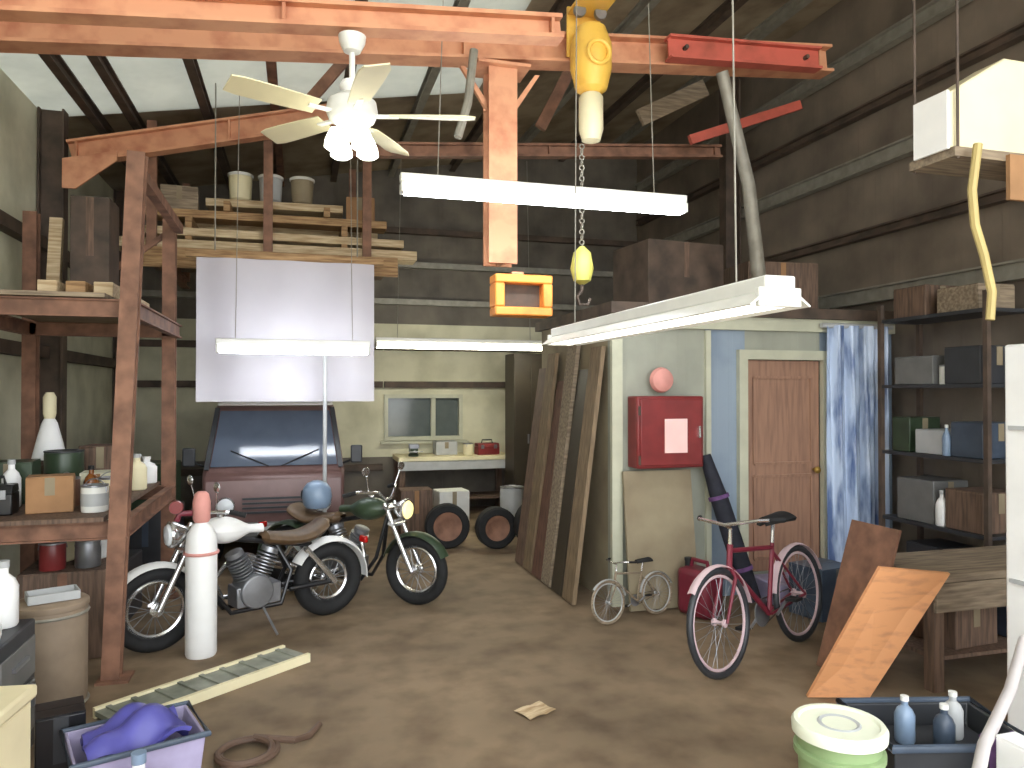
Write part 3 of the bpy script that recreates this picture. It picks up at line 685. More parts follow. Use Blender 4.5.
def motorcycle(label, loc, rz, paint, seat_m, lens, accent=M_chrome, steer=0):
    o = thing('motorcycle', label, 'motorcycle', loc, rz, 'motorcycles on the left')
    fx, rx, R = .72, -.66, .31
    wheel(o, (fx, 0, R), R, .1, accent, 20, nm='front_wheel'); wheel(o, (rx, 0, R), R, .13, accent, 20, nm='rear_wheel')
    f = MB()
    f.tube([(.42, 0, .82), (.2, 0, .76), (-.2, 0, .68), (-.5, 0, .62)], .022, 8)
    f.tube([(.42, 0, .78), (.34, .06, .4), (.2, .09, .2), (-.2, .09, .2), (-.3, .06, .45), (-.2, 0, .66)], .018, 8)
    f.tube([(.42, 0, .78), (.34, -.06, .4), (.2, -.09, .2), (-.2, -.09, .2), (-.3, -.06, .45), (-.2, 0, .66)], .018, 8)
    for s in (-1, 1): f.tube([(-.28, s * .08, .3), (rx, s * .1, R)], .02, 8)
    f.build('frame', M_blackgloss, o)
    for s in (-1, 1):
        MB().tube([(-.4, s * .12, .62), (rx, s * .12, R)], [.025, .03], 8).build('shock_absorber', accent, o)
    fk = MB()
    for s in (-1, 1): fk.tube([(.44, s * .085, .9), (fx, s * .085, R)], [.02, .026], 10)
    fk.box((.46, 0, .86), (.06, .22, .03), roty(.45)); fk.box((.52, 0, .72), (.06, .22, .03), roty(.45))
    fork = fk.build('fork', accent, o)
    hb = MB().tube([(.22, -.37, .99), (.32, -.32, 1.02), (.41, -.14, 1.0), (.43, -.05, .93), (.43, .05, .93), (.41, .14, 1.0), (.32, .32, 1.02), (.22, .37, .99)], .013, 8).build('handlebar', accent, o)
    for s in (-1, 1):
        MB().tube([(.3, s * .325, 1.016), (.2, s * .38, .985)], .019, 8).build('grip', M_black, hb)
        MB().tube([(.36, s * .22, 1.02), (.38, s * .28, 1.16)], .006, 6).build('mirror_stem', accent, hb)
        MB().ell((.385, s * .3, 1.2), (.015, .06, .04), 14, 8).build('mirror', accent, hb)
    hl = MB().lathe([(.0, -.12), (.06, -.1), (.095, -.03), (.1, .0), (.095, .012)], 24, (.62, 0, .84), roty(PI / 2)).build('headlight', accent, o)
    MB().lathe([(.088, .0), (.07, .025), (0, .04)], 24, (.625, 0, .84), roty(PI / 2)).build('lens', lens, hl)
    tk = MB()
    def tank(u, v):
        x = .42 - .5 * u; r = math.sin(min(1, u * 1.15 + .12) * PI * .86 + .1); a = 2 * PI * v
        return (x, .125 * r * math.cos(a), .84 - .03 * u + .105 * r * math.sin(a))
    tk.grid(tank, 14, 20).build('fuel_tank', paint, o)
    MB().lathe([(.03, 0), (.03, .018), (0, .02)], 14, (.25, 0, .935)).build('filler_cap', accent, o)
    st = MB()
    def seat(u, v):
        x = -.06 - .58 * u; a = 2 * PI * v; wd = .1 + .06 * math.sin(u * PI * .8); h = .055 * (1 if .03 < u < .97 else .3)
        return (x, wd * math.cos(a) * (1 if .02 < u < .98 else .5), .74 + .07 * (max(0, u - .55) / .45) ** 2 - .04 * math.sin(u * PI) + h * math.sin(a))
    st.grid(seat, 14, 16).build('seat', seat_m, o)
    def fender(c, R_, w, a0, a1, name):
        def ff(u, v):
            t = a0 + (a1 - a0) * u; y = (v - .5) * w; rr = R_ - .03 * (2 * abs(v - .5)) ** 2
            return (c[0] + rr * math.cos(t), y, c[2] + rr * math.sin(t))
        MB().grid(ff, 16, 6, .006).build(name, paint, o)
    fender((fx, 0, R), R + .035, .15, math.radians(25), math.radians(160), 'front_fender')
    fender((rx, 0, R), R + .05, .18, math.radians(30), math.radians(185), 'rear_fender')
    en = MB().lathe([(.02, -.13), (.13, -.12), (.14, -.06), (.14, .06), (.13, .12), (.02, .13)], 20, (0, 0, .33), rotx(PI / 2)).box((-.02, 0, .3), (.36, .2, .16)).build('engine', M_steel, o, bevel=.01)
    for s in (-1, 1):
        cyl = MB(); R3 = roty(s * .42)
        for i in range(7): cyl.lathe([(.045, 0), (.085, .002), (.085, .012), (.045, .016)], 16, V((s * .06, 0, .44)) + R3 @ V((0, 0, .026 * i)), R3)
        cyl.lathe([(.07, 0), (.07, .04), (.04, .05), (0, .05)], 16, V((s * .06, 0, .44)) + R3 @ V((0, 0, .185)), R3)
        cyl.build('cylinder', M_steel, en)
    MB().lathe([(.09, 0), (.09, .05), (.07, .06), (0, .06)], 18, (-.02, -.12, .5), rotx(PI / 2)).build('air_filter', accent, en)
    MB().tube([(.18, -.06, .55), (.26, -.13, .42), (.18, -.17, .26), (-.1, -.18, .22), (-.3, -.18, .24), (-.85, -.19, .3)], [.02, .02, .022, .025, .038, .04], 10).build('exhaust', accent, o)
    MB().box((-1.0, 0, .6), (.04, .1, .06)).build('tail_light', M_tail, o, bevel=.012)
    MB().tube([(-.05, .1, .2), (-.1, .26, .012)], .01, 6).build('kickstand', M_steel, o)
    return o
def place_bike(px_front, px_rear, z=0): 
    a, b = at(*px_front, Z=z), at(*px_rear, Z=z); d = a - b
    c = (a + b) / 2; return c, math.atan2(d.y, d.x)
# white one standing behind the ramp, nose towards the left front
c1 = V((-.36, 6.25, 0))
motorcycle('chrome and white motorcycle behind the white gas cylinder', (c1.x, c1.y, 0), math.radians(205), M_whitebright, M_leather, M_clearlens)
# dark one, nose towards the right
c2 = at(396, 600, Z=0)
motorcycle('dark green motorcycle with a round yellow headlight facing the middle of the floor', (.44, 7.06, 0), math.radians(-38), M_dkgreen, M_leather, M_yellowlens)
# helmet
o = thing('crash_helmet', 'pale blue crash helmet resting on the dark green motorcycle seat', 'helmet', (.16, 7.3, .80), 2.2)
MB().lathe([(.1, .0), (.125, .03), (.14, .1), (.13, .18), (.09, .235), (.04, .255), (0, .258)], 24).build('shell', M_paleblue, o)
MB().grid(lambda u, v: ((.143 + .004 * math.sin(v * PI)) * math.cos(-.9 + 1.8 * u), (.143 + .004 * math.sin(v * PI)) * math.sin(-.9 + 1.8 * u), .08 + .08 * v), 14, 4, .005).build('visor', M_dkgrey, o)
# work stool / crate beside bike
# ------------------------------------------------------------------ van at the back
vx = at(275, 440, 8.5).x
van = thing('van', 'small boxy van, dull maroon with a white roof, parked nose outward under the plastic sheet', 'van', (vx, 8.45, 0))
prof = [(.03, .32), (.0, .42), (.0, .72), (.04, .98), (.12, 1.04), (.42, 1.72), (.55, 1.76), (3.1, 1.76), (3.2, 1.6), (3.22, .9), (3.2, .32)]
HW = .74
def side(off_):
    return [(x, z) for x, z in prof]
vb = MB()
n_ = len(prof)
vs = []
def inset(z): return 0 if z < 1.05 else (z - 1.05) * .13
for s in (-1, 1):
    for y, z in prof: vs.append((s * (HW - inset(z)), y, z))
vb.add(vs, [tuple(range(n_))[::-1], tuple(range(n_, 2 * n_))] + [(i, (i + 1) % n_, (i + 1) % n_ + n_, i + n_) for i in range(n_)]).build('body', M_maroon, van, bevel=.04)
MB().add([(s * (HW - inset(1.76) - .0), y, 1.745) for s in (-1, 1) for y in (.45, 3.12)] + [(s * (HW - .16), y, 1.86) for s in (-1, 1) for y in (.6, 3.0)], [(0, 2, 3, 1), (4, 5, 7, 6), (0, 4, 6, 2), (1, 3, 7, 5), (0, 1, 5, 4), (2, 6, 7, 3)]).build('roof', M_whitebright, van, bevel=.03)
def onws(u, v, o_=.012):   # windscreen plane
    y = .12 + .3 * v; z = 1.04 + .68 * v; w_s = HW - inset(z) - .07
    return V(((u - .5) * 2 * w_s, y - o_, z + o_ * .44))
ws = MB().grid(lambda u, v: onws(u, .06 + .88 * v), 6, 4, .008).build('windscreen', M_windscreen, van)
for s in (-1, 1):
    wp = MB().tube([onws(.5 + s * .05, .05, .03), onws(.5 + s * .36, .3, .03)], .007, 6).build('wiper', M_black, van)
    pi_ = MB().bar((s * (HW - .035), .1, 1.06), (s * (HW - .12), .41, 1.72), .05, .02, (0, -1, .4)).build('pillar', M_dkgrey, van, smooth=False)
    hl = MB().lathe([(.09, 0), (.1, .02), (.095, .03)], 22, (s * .5, .0, .68), rotx(PI / 2)).build('headlight', M_chrome, van)
    MB().lathe([(.082, .03), (.06, .045), (0, .052)], 22, (s * .5, .0, .68), rotx(PI / 2)).build('lens', M_clearlens, hl)
    mr = MB().tube([(s * .7, .2, 1.08), (s * .84, .12, 1.14)], .012, 6).build('mirror_arm', M_black, van)
    MB().box((s * .88, .12, 1.2), (.13, .03, .2)).build('mirror', M_dkgrey, mr, bevel=.015)
    for y in (.62, 2.6):
        w = MB().lathe([(.12, -.07), (.23, -.075), (.27, -.05), (.275, 0), (.27, .05), (.23, .075), (.12, .07)], 28, (s * .66, y, .275), roty(PI / 2)).build('wheel', M_black, van)
        MB().lathe([(.0, .06), (.1, .065), (.15, .078), (.16, .06)], 22, (s * .66, y, .275), roty(s * PI / 2)).build('hub_cap', M_lightgrey, w)
    MB().box((s * (HW - .045 + .002), 1.1, 1.36), (.012, .9, .5), roty(-s * .13)).build('side_window', M_windscreen, van, bevel=.01)
MB().box((0, -.05, .42), (1.46, .12, .16)).build('bumper', M_grey, van, bevel=.03)
g = MB()
for i in range(4): g.box((0, -.012, .6 + .05 * i), (.66, .02, .02))
g.build('grille', M_dkgrey, van, smooth=False)
MB().box((0, -.118, .42), (.34, .012, .1)).build('number_plate', M_lightgrey, van, bevel=.004)
# plastic sheet
x0, x1 = at(196, 300, 8.15).x, at(374, 300, 8.15).x
sh = thing('plastic_sheet', 'white plastic sheet hung from a batten above the van, lit by the lamp', 'sheet', ((x0 + x1) / 2, 8.15, 1.8))
hw = (x1 - x0) / 2
MB().grid(lambda u, v: ((u - .5) * 2 * hw, .03 * math.sin(u * 11 + v) * (1.2 - v) + .012 * math.sin(u * 19 + 1), v * 1.5), 60, 6, .006).build('sheet', M_sheet, sh)
MB().box((0, 0, 1.52), (2 * hw + .2, .05, .07)).build('batten', M_wood, sh, smooth=False)
for s in (-1, 1): MB().tube([(s * hw * .8, 0, 1.55), (s * hw * .8, 0, roof((x0 + x1) / 2 + s * hw * .8) - 1.83)], .008, 6).build('hanging_wire', M_palesteel, sh)

# pale standing pole at the right of the van
pz = at(325, 400, 8.0)
o = thing('stand_pole', 'thin pale pole on a foot standing in front of the van', 'pole', (pz.x, 8.0, 0)); MB().lathe([(.18, 0), (.18, .02), (.03, .04), (.022, .1)], 20).build('foot', M_grey, o); MB().tube([(0, 0, .05), (0, 0, 2.3)], .022, 10).build('shaft', M_lightgrey, o)

# ------------------------------------------------------------------ back workbench
BY = 11.25; bx0, bx1 = at(398, 460, BY).x, at(512, 460, BY).x
bx = (bx0 + bx1) / 2; bl_ = bx1 - bx0
wb = thing('workbench', 'long workbench with a pale top under the back window', 'workbench', (bx, BY, 0))
MB().box((0, .3, .87), (bl_, .75, .08)).build('bench_top', M_cream, wb, bevel=.01)
MB().box((0, -.06, .78), (bl_, .03, .14)).build('apron', M_lightgrey, wb, smooth=False)
MB().box((0, .3, .25), (bl_ - .1, .6, .03)).build('lower_shelf', M_darkwood, wb, smooth=False)
for x in (-bl_ / 2 + .06, bl_ / 2 - .06):
    for y in (0, .6): MB().box((x, y, .415), (.09, .09, .83)).build('leg', M_darkwood, wb, smooth=False)
BZ = .91; GB = 'things on the back workbench'
o = thing('bench_vise', 'dark bench vise on the left end of the back workbench', 'vise', (bx - bl_ * .36, BY + .12, BZ))
MB().lathe([(.08, 0), (.08, .03), (.05, .06)], 16).build('base', M_dkgreen, o)
MB().box((0, .0, .1), (.12, .22, .09)).build('body', M_dkgreen, o, bevel=.012)
for y in (-.12, .02): MB().box((0, y, .16), (.14, .03, .06)).build('jaw', M_steel, o)
MB().tube([(0, -.12, .09), (0, -.28, .09)], .014, 8).build('screw', M_steel, o); MB().tube([(-.1, -.27, .09), (.1, -.27, .09)], .008, 6).build('handle', M_steel, o)
carton('grey carton in the middle of the back workbench', (bx - .1, BY + .4, BZ), (.34, .3, .2), 0, M_lightgrey, M_tan, group=GB)
toolbox('small red toolbox at the right end of the back workbench', (bx + bl_ * .3, BY + .2, BZ), (.36, .2, .18), .1, M_red, group=GB)
can('paint_can', 'cream paint can on the back workbench beside the toolbox', (bx + .22, BY + .15, BZ), .08, .17, M_cream, group=GB)
# tyres on the floor before the bench
def tyre(label, loc, R, w, lying=False, rz=0, rim=None):
    o = thing('tyre', label, 'tyre', loc, rz, 'tyres before the back workbench')
    p = [(R - .1, -w * .4), (R - .08, -w * .5), (R - .02, -w * .48), (R, -w * .35), (R, w * .35), (R - .02, w * .48), (R - .08, w * .5), (R - .1, w * .4), (R - .11, 0), (R - .1, -w * .4)]
    Mx = rotx(PI / 2) if not lying else None
    c_ = (0, 0, R) if not lying else (0, 0, w / 2)
    MB().lathe(p, 30, c_, Mx).build('rubber', M_black, o)
    MB().lathe([(.05, -w * .1), (R - .13, -w * .12), (R - .1, -w * .42), (R - .095, -w * .42), (R - .095, w * .42), (R - .1, w * .42), (.05, w * .1)], 24, c_, Mx).build('rim', rim or M_grey, o)
    return o
for i, x in enumerate((447, 496, 538)):
    p_ = at(x, 548, Z=0)
    tyre(['leftmost of the three dark tyres standing before the back workbench', 'middle one of the three dark tyres standing before the back workbench', 'rightmost dark tyre, partly hidden by the leaning boards'][i], (p_.x, p_.y, 0), (.27, .25, .3)[i], .17, rz=(-.05, .05, .1)[i], rim=M_rustdark)
p_ = at(458, 530, Z=0)
carton('white carton on the floor between the tyres and the back bench', (p_.x - .1, p_.y, 0), (.42, .35, .55), .1, M_white, M_tan)
p_ = at(425, 535, Z=0); carton('brown carton on the floor left of the white one by the back bench', (p_.x - .12, p_.y + .1, 0), (.42, .35, .6), 0, M_darkwood, M_card)
p_ = at(512, 534, Z=0); can('enamel_bucket', 'grey bucket on the floor near the tall dark locker', (p_.x, p_.y, 0), .16, .62, M_lightgrey, cat='bucket')
# tall dark locker
lx0, lx1 = at(514, 420, 10.6).x, at(547, 420, 10.6).x
o = thing('tall_locker', 'tall dark brown locker standing right of the back workbench', 'locker', ((lx0 + lx1) / 2, 10.85, 0)); lw = lx1 - lx0
MB().box((0, 0, 1.24), (lw, .5, 2.48)).build('body', M_lockerbrown, o, bevel=.01)
for s in (-1, 1):
    dd = MB().box((s * lw / 4, -.255, 1.26), (lw / 2 - .02, .015, 2.3)).build('door', M_lockerbrown, o, bevel=.004)
    MB().box((s * .04, -.275, 1.2), (.02, .025, .14)).build('handle', M_steel, dd)
# leaning boards on office side
M_tanwood = mat('tan_board', (132, 112, 86), .75, 0, rgb2=(98, 82, 62), scale=4, stretch=(12, 12, 1))
M_rustwood = mat('reddish_board', (112, 78, 62), .75, 0, rgb2=(78, 54, 44), scale=4, stretch=(12, 12, 1))
BL = [('dark brown', M_darkwood), ('tan', M_tanwood), ('reddish brown', M_rustwood), ('pale', M_greywood), ('dark', M_lockerbrown), ('brown', M_tanwood)]
bl_lab = ['dark brown board leaning on the office side wall, deepest in the row', 'tan board leaning on the office side wall, second from the back', 'reddish brown board leaning on the office side wall, middle of the row', 'pale weathered board leaning on the office side wall', 'darkest board leaning on the office side wall near the front', 'tan board leaning on the office side wall, closest to the office corner']
for i in range(6):
    y = 7.85 - i * .31; h = (2.15, 2.3, 2.0, 2.35, 2.1, 2.3)[i]
    o = MB().bar((0, 0, 0), (.29, 0, h), .26, .04, (1, 0, 0)).build('leaning_board', BL[i][1], smooth=False, loc=(2.34, y, .012)); tag(o, bl_lab[i], 'board', 'boards leaning on the office side wall')

# ------------------------------------------------------------------ on and before the office front
rp = at(660, 430, OY0)
o = thing('red_cabinet', 'red metal wall cabinet with a pale notice on the office wall', 'wall cabinet', (rp.x, OY0 - .005, at(660, 466, OY0).z))
h_ = at(660, 396, OY0).z - at(660, 466, OY0).z; w_c = at(692, 430, OY0).x - at(627, 430, OY0).x
MB().box((0, -.1, h_ / 2), (w_c, .2, h_)).build('body', M_red, o, bevel=.015)
dd = MB().box((0, -.21, h_ / 2), (w_c - .05, .018, h_ - .05)).build('door', M_red, o, bevel=.008)
MB().box((.04, -.221, h_ * .45), (.22, .006, .3)).build('notice', M_paper, dd, smooth=False)
MB().box((w_c / 2 - .06, -.226, h_ * .5), (.02, .03, .1)).build('handle', M_chrome, dd)
for z in (.12, .8): MB().tube([(-w_c / 2 + .02, -.21, h_ * z - .04), (-w_c / 2 + .02, -.21, h_ * z + .04)], .012, 8).build('hinge', M_darksteel, o)
bp_ = at(662, 380, OY0 - .1)
o = thing('alarm_bell', 'pink round alarm bell above the red wall cabinet', 'bell', (bp_.x, OY0 - .005, bp_.z))
MB().lathe([(.06, 0), (.06, .05), (.1, .06), (.115, .08), (.1, .12), (.05, .145), (0, .15)], 24, (0, 0, 0), rotx(PI / 2)).build('gong', M_pink, o)
MB().box((0, -.025, -.05), (.07, .05, .08)).build('back_box', M_lightgrey, o, bevel=.008)
# tan panel
p0 = at(622, 590, Z=0)
o = thing('leaning_plywood', 'tan grey panel leaning on the office wall under the red cabinet', 'panel', (at(655, 520, OY0).x - .03, OY0 - .24, 0))
MB().bar((0, 0, .012), (0, .15, 1.2), .66, .03, (0, 1, 0)).build('board', M_tan, o, smooth=False)
# rolled tarp
p0 = at(722, 585, Z=0); p1 = at(704, 455, OY0 - .12)
a0 = V((p0.x - .14, OY0 - .4, .0))
o = thing('rolled_tarp', 'dark navy rolled tarp leaning slantwise on the office wall beside the red cabinet', 'tarp', a0)
e_ = V((p1.x, OY0 - .14, p1.z)) - a0
MB().tube([V((0, 0, .06)), e_ * .3, e_ * .7, e_], [.06, .085, .08, .05], 14).build('roll', M_canvas, o)
for t in (.25, .72): MB().tube([e_ * (t - .012), e_ * (t + .012)], .094, 14).build('strap', M_purple, o)
# red fuel can + lilac cloth
p0 = at(690, 592, Z=0)
o = thing('fuel_can', 'dark red fuel can on the floor beneath the rolled tarp', 'fuel can', (at(700, 585, 5.64).x, 5.64, 0), .3)
MB().box((0, 0, .2), (.24, .34, .4)).build('body', M_redplastic, o, bevel=.05)
MB().tube([(0, -.1, .39), (0, -.08, .46), (0, .08, .46), (0, .1, .39)], .018, 8).build('handle', M_redplastic, o)
MB().lathe([(.03, 0), (.03, .05), (.035, .05), (.035, .075), (0, .075)], 14, (0, .13, .39)).build('cap', M_black, o)
# glossy film right of door
f0, f1 = at(826, 400, OY0 - .1).x, at(888, 400, OY0 - .1).x
zt_ = OZ + .02
o = thing('plastic_curtain', 'glossy blue-white plastic film hanging in folds right of the brown door', 'curtain', ((f0 + f1) / 2, OY0 - .12, .22)); hw = (f1 - f0) / 2
MB().grid(lambda u, v: ((u - .5) * 2 * hw, .035 * math.sin(u * 26) + .015 * math.sin(u * 57 + 3 * v), v * (zt_ - .3)), 70, 8, .005).build('film', M_film, o)
MB().tube([(-hw - .05, .02, zt_ - .3), (hw + .05, .02, zt_ - .3)], .025, 8).build('rail', M_lightgrey, o)
# things on office roof
carton('dark crate on the office roof behind the pale pole', (3.7, 7.0, OZ + .104), (.9, .7, .7), .1, M_darksteel, M_darkwood, name='crate')
carton('brown carton on the office roof against the right wall', (4.9, 7.0, OZ + .104), (.8, .7, .55), -.1, M_darkwood, M_card)

# ------------------------------------------------------------------ bicycles
def bicycle(label, loc, rz, paint, sc=1., lean=.12, tyre=M_black, rim=M_lightgrey, rack=False):
    o = thing('bicycle', label, 'bicycle', loc, rz, 'bicycles before the office')
    o.scale = (sc,) * 3; o.rotation_euler = (lean, 0, rz)
    R = .34; fx, rx = .53, -.5
    wheel(o, (fx, 0, R), R, .042, rim, 28, tyre, .025, 'front_wheel'); wheel(o, (rx, 0, R), R, .042, rim, 28, tyre, .03, 'rear_wheel')
    bb, hd, ht, stp = V((-.07, 0, .28)), V((.36, 0, .66)), V((.33, 0, .8)), V((-.2, 0, .74))
    f = MB().tube([bb, hd], .018, 8).tube([stp - V((-.01, 0, .03)), ht - V((0, 0, .04))], .016, 8).tube([bb, stp], .016, 8).tube([hd - V((-.01, 0, .03)), ht], .02, 8)
    for s in (-1, 1): f.tube([bb + V((0, s * .02, 0)), (rx, s * .05, R)], .01, 6).tube([stp - V((0, 0, .06)), (rx, s * .05, R)], .009, 6)
    f.build('frame', paint, o)
    k = MB()
    for s in (-1, 1): k.tube([hd + V((.01, s * .02, -.02)), (hd.x + .02, s * .05, .6), (fx, s * .055, R)], [.014, .013, .009], 8)
    k.build('fork', paint, o)
    hb = MB().tube([ht, (.31, 0, .9), (.37, 0, .93)], .013, 8).tube([(.2, -.3, .95), (.33, -.22, .96), (.37, 0, .93), (.33, .22, .96), (.2, .3, .95)], .012, 8).build('handlebar', M_chrome, o)
    for s in (-1, 1): MB().tube([(.27, s * .258, .955), (.18, s * .315, .95)], .018, 8).build('grip', M_black, hb)
    sp = MB().tube([stp, (-.235, 0, .87)], .013, 8).build('seat_post', M_chrome, o)
    MB().grid(lambda u, v: (-.1 - .28 * u, (.02 + .075 * u ** 1.5) * (v - .5) * 2, .9 - .035 * (2 * abs(v - .5)) ** 2 + .012 * u), 10, 8, -.03).build('saddle', M_black, o)
    cr = MB().lathe([(.03, -.005), (.095, -.004), (.095, .004), (.03, .005)], 24, bb + V((0, -.05, 0)), rotx(PI / 2)).tube([bb + V((0, -.06, 0)), bb + V((.15, -.065, -.08))], .011, 6).tube([bb + V((0, .06, 0)), bb + V((-.15, .065, .08))], .011, 6).build('crank', M_steel, o)
    MB().box(bb + V((.15, -.11, -.08)), (.09, .08, .02)).build('pedal', M_black, cr); MB().box(bb + V((-.15, .11, .08)), (.09, .08, .02)).build('pedal', M_black, cr)
    MB().tube([bb + V((0, -.05, .09)), (rx, -.05, R + .035), (rx - .035, -.05, R), (rx, -.05, R - .035), bb + V((0, -.05, -.09))], .005, 5).build('chain', M_darksteel, o)
    def fd(cx_, a0, a1):
        return MB().grid(lambda u, v: (cx_ + (R + .02) * math.cos(a0 + (a1 - a0) * u), (v - .5) * .055, R + (R + .02 - .012 * (2 * abs(v - .5)) ** 2) * math.sin(a0 + (a1 - a0) * u)), 14, 4, .004).build('mudguard', rim, o)
    fd(fx, math.radians(40), math.radians(170)); fd(rx, math.radians(10), math.radians(160))
    return o
fcn, rcn = at(712, 668, Z=0), at(806, 640, Z=0)
M_pinkrim = mat('faded_pink_enamel', (206, 180, 184), .45, 0, var=.06)
dd_ = fcn - rcn; mid = (fcn + rcn) / 2
ang = math.radians(222)
bicycle('full size bicycle with pale rims and a red frame, front wheel toward the viewer', (3.22, 4.6, 0), math.radians(206), M_redplastic, 1.06, .1, M_dkgrey, M_pinkrim)
p0 = at(634, 620, Z=0)
bicycle('small pale brown child bicycle parked before the tan panel', (p0.x + .02, p0.y + .02, 0), math.radians(196), M_greywood, .52, .1, M_greywood, M_lightgrey)
# dark tub between bike and step
p0 = at(795, 655, Z=0)
carton('dark slate box on the floor right of the bicycle, before the plastic film', (4.3, 5.38, 0), (.4, .35, .42), .2, M_slate, M_grey, name='slate_box')

# ------------------------------------------------------------------ right side
# shelving on the right wall
SX0, SX1, SY0, SY1 = 5.18, 5.62, 4.55, 5.65
rs = thing('steel_shelving', 'dark steel shelving full of boxes on the right wall', 'shelving', (SX0, SY0, 0))
for x in (0, SX1 - SX0):
    for y in (0, SY1 - SY0): MB().box((x, y, 1.35), (.04, .04, 2.7)).build('post', M_darksteel, rs, smooth=False)
SHZ = (.15, .75, 1.35, 1.95, 2.55)
for z in SHZ: MB().box(((SX1 - SX0) / 2, (SY1 - SY0) / 2, z), (SX1 - SX0 + .02, SY1 - SY0 + .02, .03)).build('shelf_board', M_dkgrey, rs, smooth=False)
GR = 'goods on the right steel shelving'
RG = [(3, .25, .4, .34, .3, M_dkgrey, 'charcoal carton at the near end of the fourth right-wall shelf'), (3, .75, .4, .42, .24, M_grey, 'grey carton at the far end of the fourth right-wall shelf'),
      (2, .22, .38, .3, .28, M_slate, 'slate blue carton at the near end of the third right-wall shelf'), (2, .6, .36, .3, .2, M_lightgrey, 'light grey carton in the middle of the third right-wall shelf'), (2, .92, .34, .2, .3, M_dkgreen, 'dark green carton at the far end of the third right-wall shelf'),
      (1, .25, .38, .36, .32, M_darkwood, 'dark brown carton at the near end of the second right-wall shelf'), (1, .75, .38, .4, .36, M_grey, 'grey carton at the far end of the second right-wall shelf'),
      (4, .3, .38, .4, .2, M_greywood, 'weathered tan carton on the near end of the top right-wall shelf'), (4, .8, .38, .36, .26, M_darkwood, 'dark carton on the far end of the top right-wall shelf'),
      (0, .5, .38, .7, .4, M_dkgrey, 'wide charcoal carton on the lowest right-wall shelf')]
for sh_, y, dx, dy, dz, m, lb in RG:
    carton(lb, (SX0 + .22, SY0 + y, SHZ[sh_] + .016), (dx, dy, dz), 0, m, M_tan, group=GR)
bottle('white bottle between the cartons on the second right-wall shelf', (SX0 + .06, SY0 + .49, SHZ[1] + .016), .05, .3, M_whitebright, M_lightgrey, GR)
bottle('pale blue bottle at the front of the third right-wall shelf', (SX0 + .03, SY0 + .41, SHZ[2] + .016), .034, .26, M_paleblue, M_white, GR)
can('paint_can', 'white paint can between the cartons on the fourth right-wall shelf', (SX0 + .1, SY0 + .48, SHZ[3] + .016), .05, .15, M_white, group=GR)
# work table of grey wood
tx = at(925, 570, 4.45)
tbx = thing('work_table', 'low weathered wooden table behind the orange plywood at right', 'table', (4.55, 4.05, 0), 0)
MB().box((0, 0, .72), (1.5, .62, .05)).build('table_top', M_greywood, tbx, bevel=.006)
MB().box((0, -.29, .6), (1.4, .03, .18)).build('apron', M_lilac if False else M_greywood, tbx, smooth=False)
for x in (-.66, .66):
    for y in (-.24, .24): MB().box((x, y, .347), (.08, .08, .694)).build('leg', M_darkwood, tbx, smooth=False)
MB().box((0, 0, .2), (1.3, .5, .025)).build('lower_shelf', M_darkwood, tbx, smooth=False)
carton('brown carton on the lower shelf of the low wooden table', (4.3, 4.05, .214), (.4, .34, .26), .1, M_darkwood, M_tan)
carton('slate carton on the lower shelf of the low wooden table', (4.85, 4.05, .214), (.36, .34, .3), -.05, M_slate, M_grey)
# orange plywood leaning
A = at(806, 697, Z=.0); A.z = .012
B = at(868, 697, Z=.0); B.z = .012
T1 = at(948, 572, 3.66); T0 = at(878, 566, 3.68)
def quad_board(name, m, p, n_off, label, cat):
    c0 = V(p[0]); q = [V(x) - c0 for x in p]; n = (q[1] - q[0]).cross(q[3] - q[0]).normalized() * n_off
    vs = q + [x + n for x in q]
    o = MB().add(vs, [(3, 2, 1, 0), (4, 5, 6, 7), (0, 1, 5, 4), (1, 2, 6, 5), (2, 3, 7, 6), (3, 0, 4, 7)]).build(name, m, smooth=False, loc=c0)
    return tag(o, label, cat)
quad_board('plywood_sheet', M_orangeply, [A, B, T1, T0], .025, 'orange plywood sheet leaning on the low wooden table at right', 'plywood')
# reddish board behind it
quad_board('rusty_sheet', M_rustdark, [V((3.45, 4.35, .012)), V((3.45, 3.92, .012)), V((3.75, 3.92, 1.0)), V((3.75, 4.35, 1.0))], .02, 'rust brown sheet leaning on the table end behind the orange plywood', 'sheet')
# bucket
bk = at(839, 721, Z=.6)
o = thing('plastic_bucket', 'light green plastic bucket with an off-white lid at the bottom right', 'bucket', (bk.x, bk.y, 0))
MB().lathe([(.12, 0), (.135, .02), (.155, .5), (.158, .56)], 36).build('body', M_green, o)
MB().lathe([(.158, .47), (.17, .475), (.17, .5), (.157, .505)], 36).build('collar', M_green, o)
l = MB().lathe([(.16, .55), (.176, .553), (.178, .585), (.168, .6), (.15, .6), (.145, .592), (0, .592)], 36).build('lid', M_lid, o)
MB().lathe([(.06, .59), (.075, .597), (.085, .59)], 24).build('lid_ring', M_lightgrey, l)
MB().torus((0, 0, .46), .174, .005, 'x', 20, 6, PI, 2 * PI).build('handle', M_steel, o)
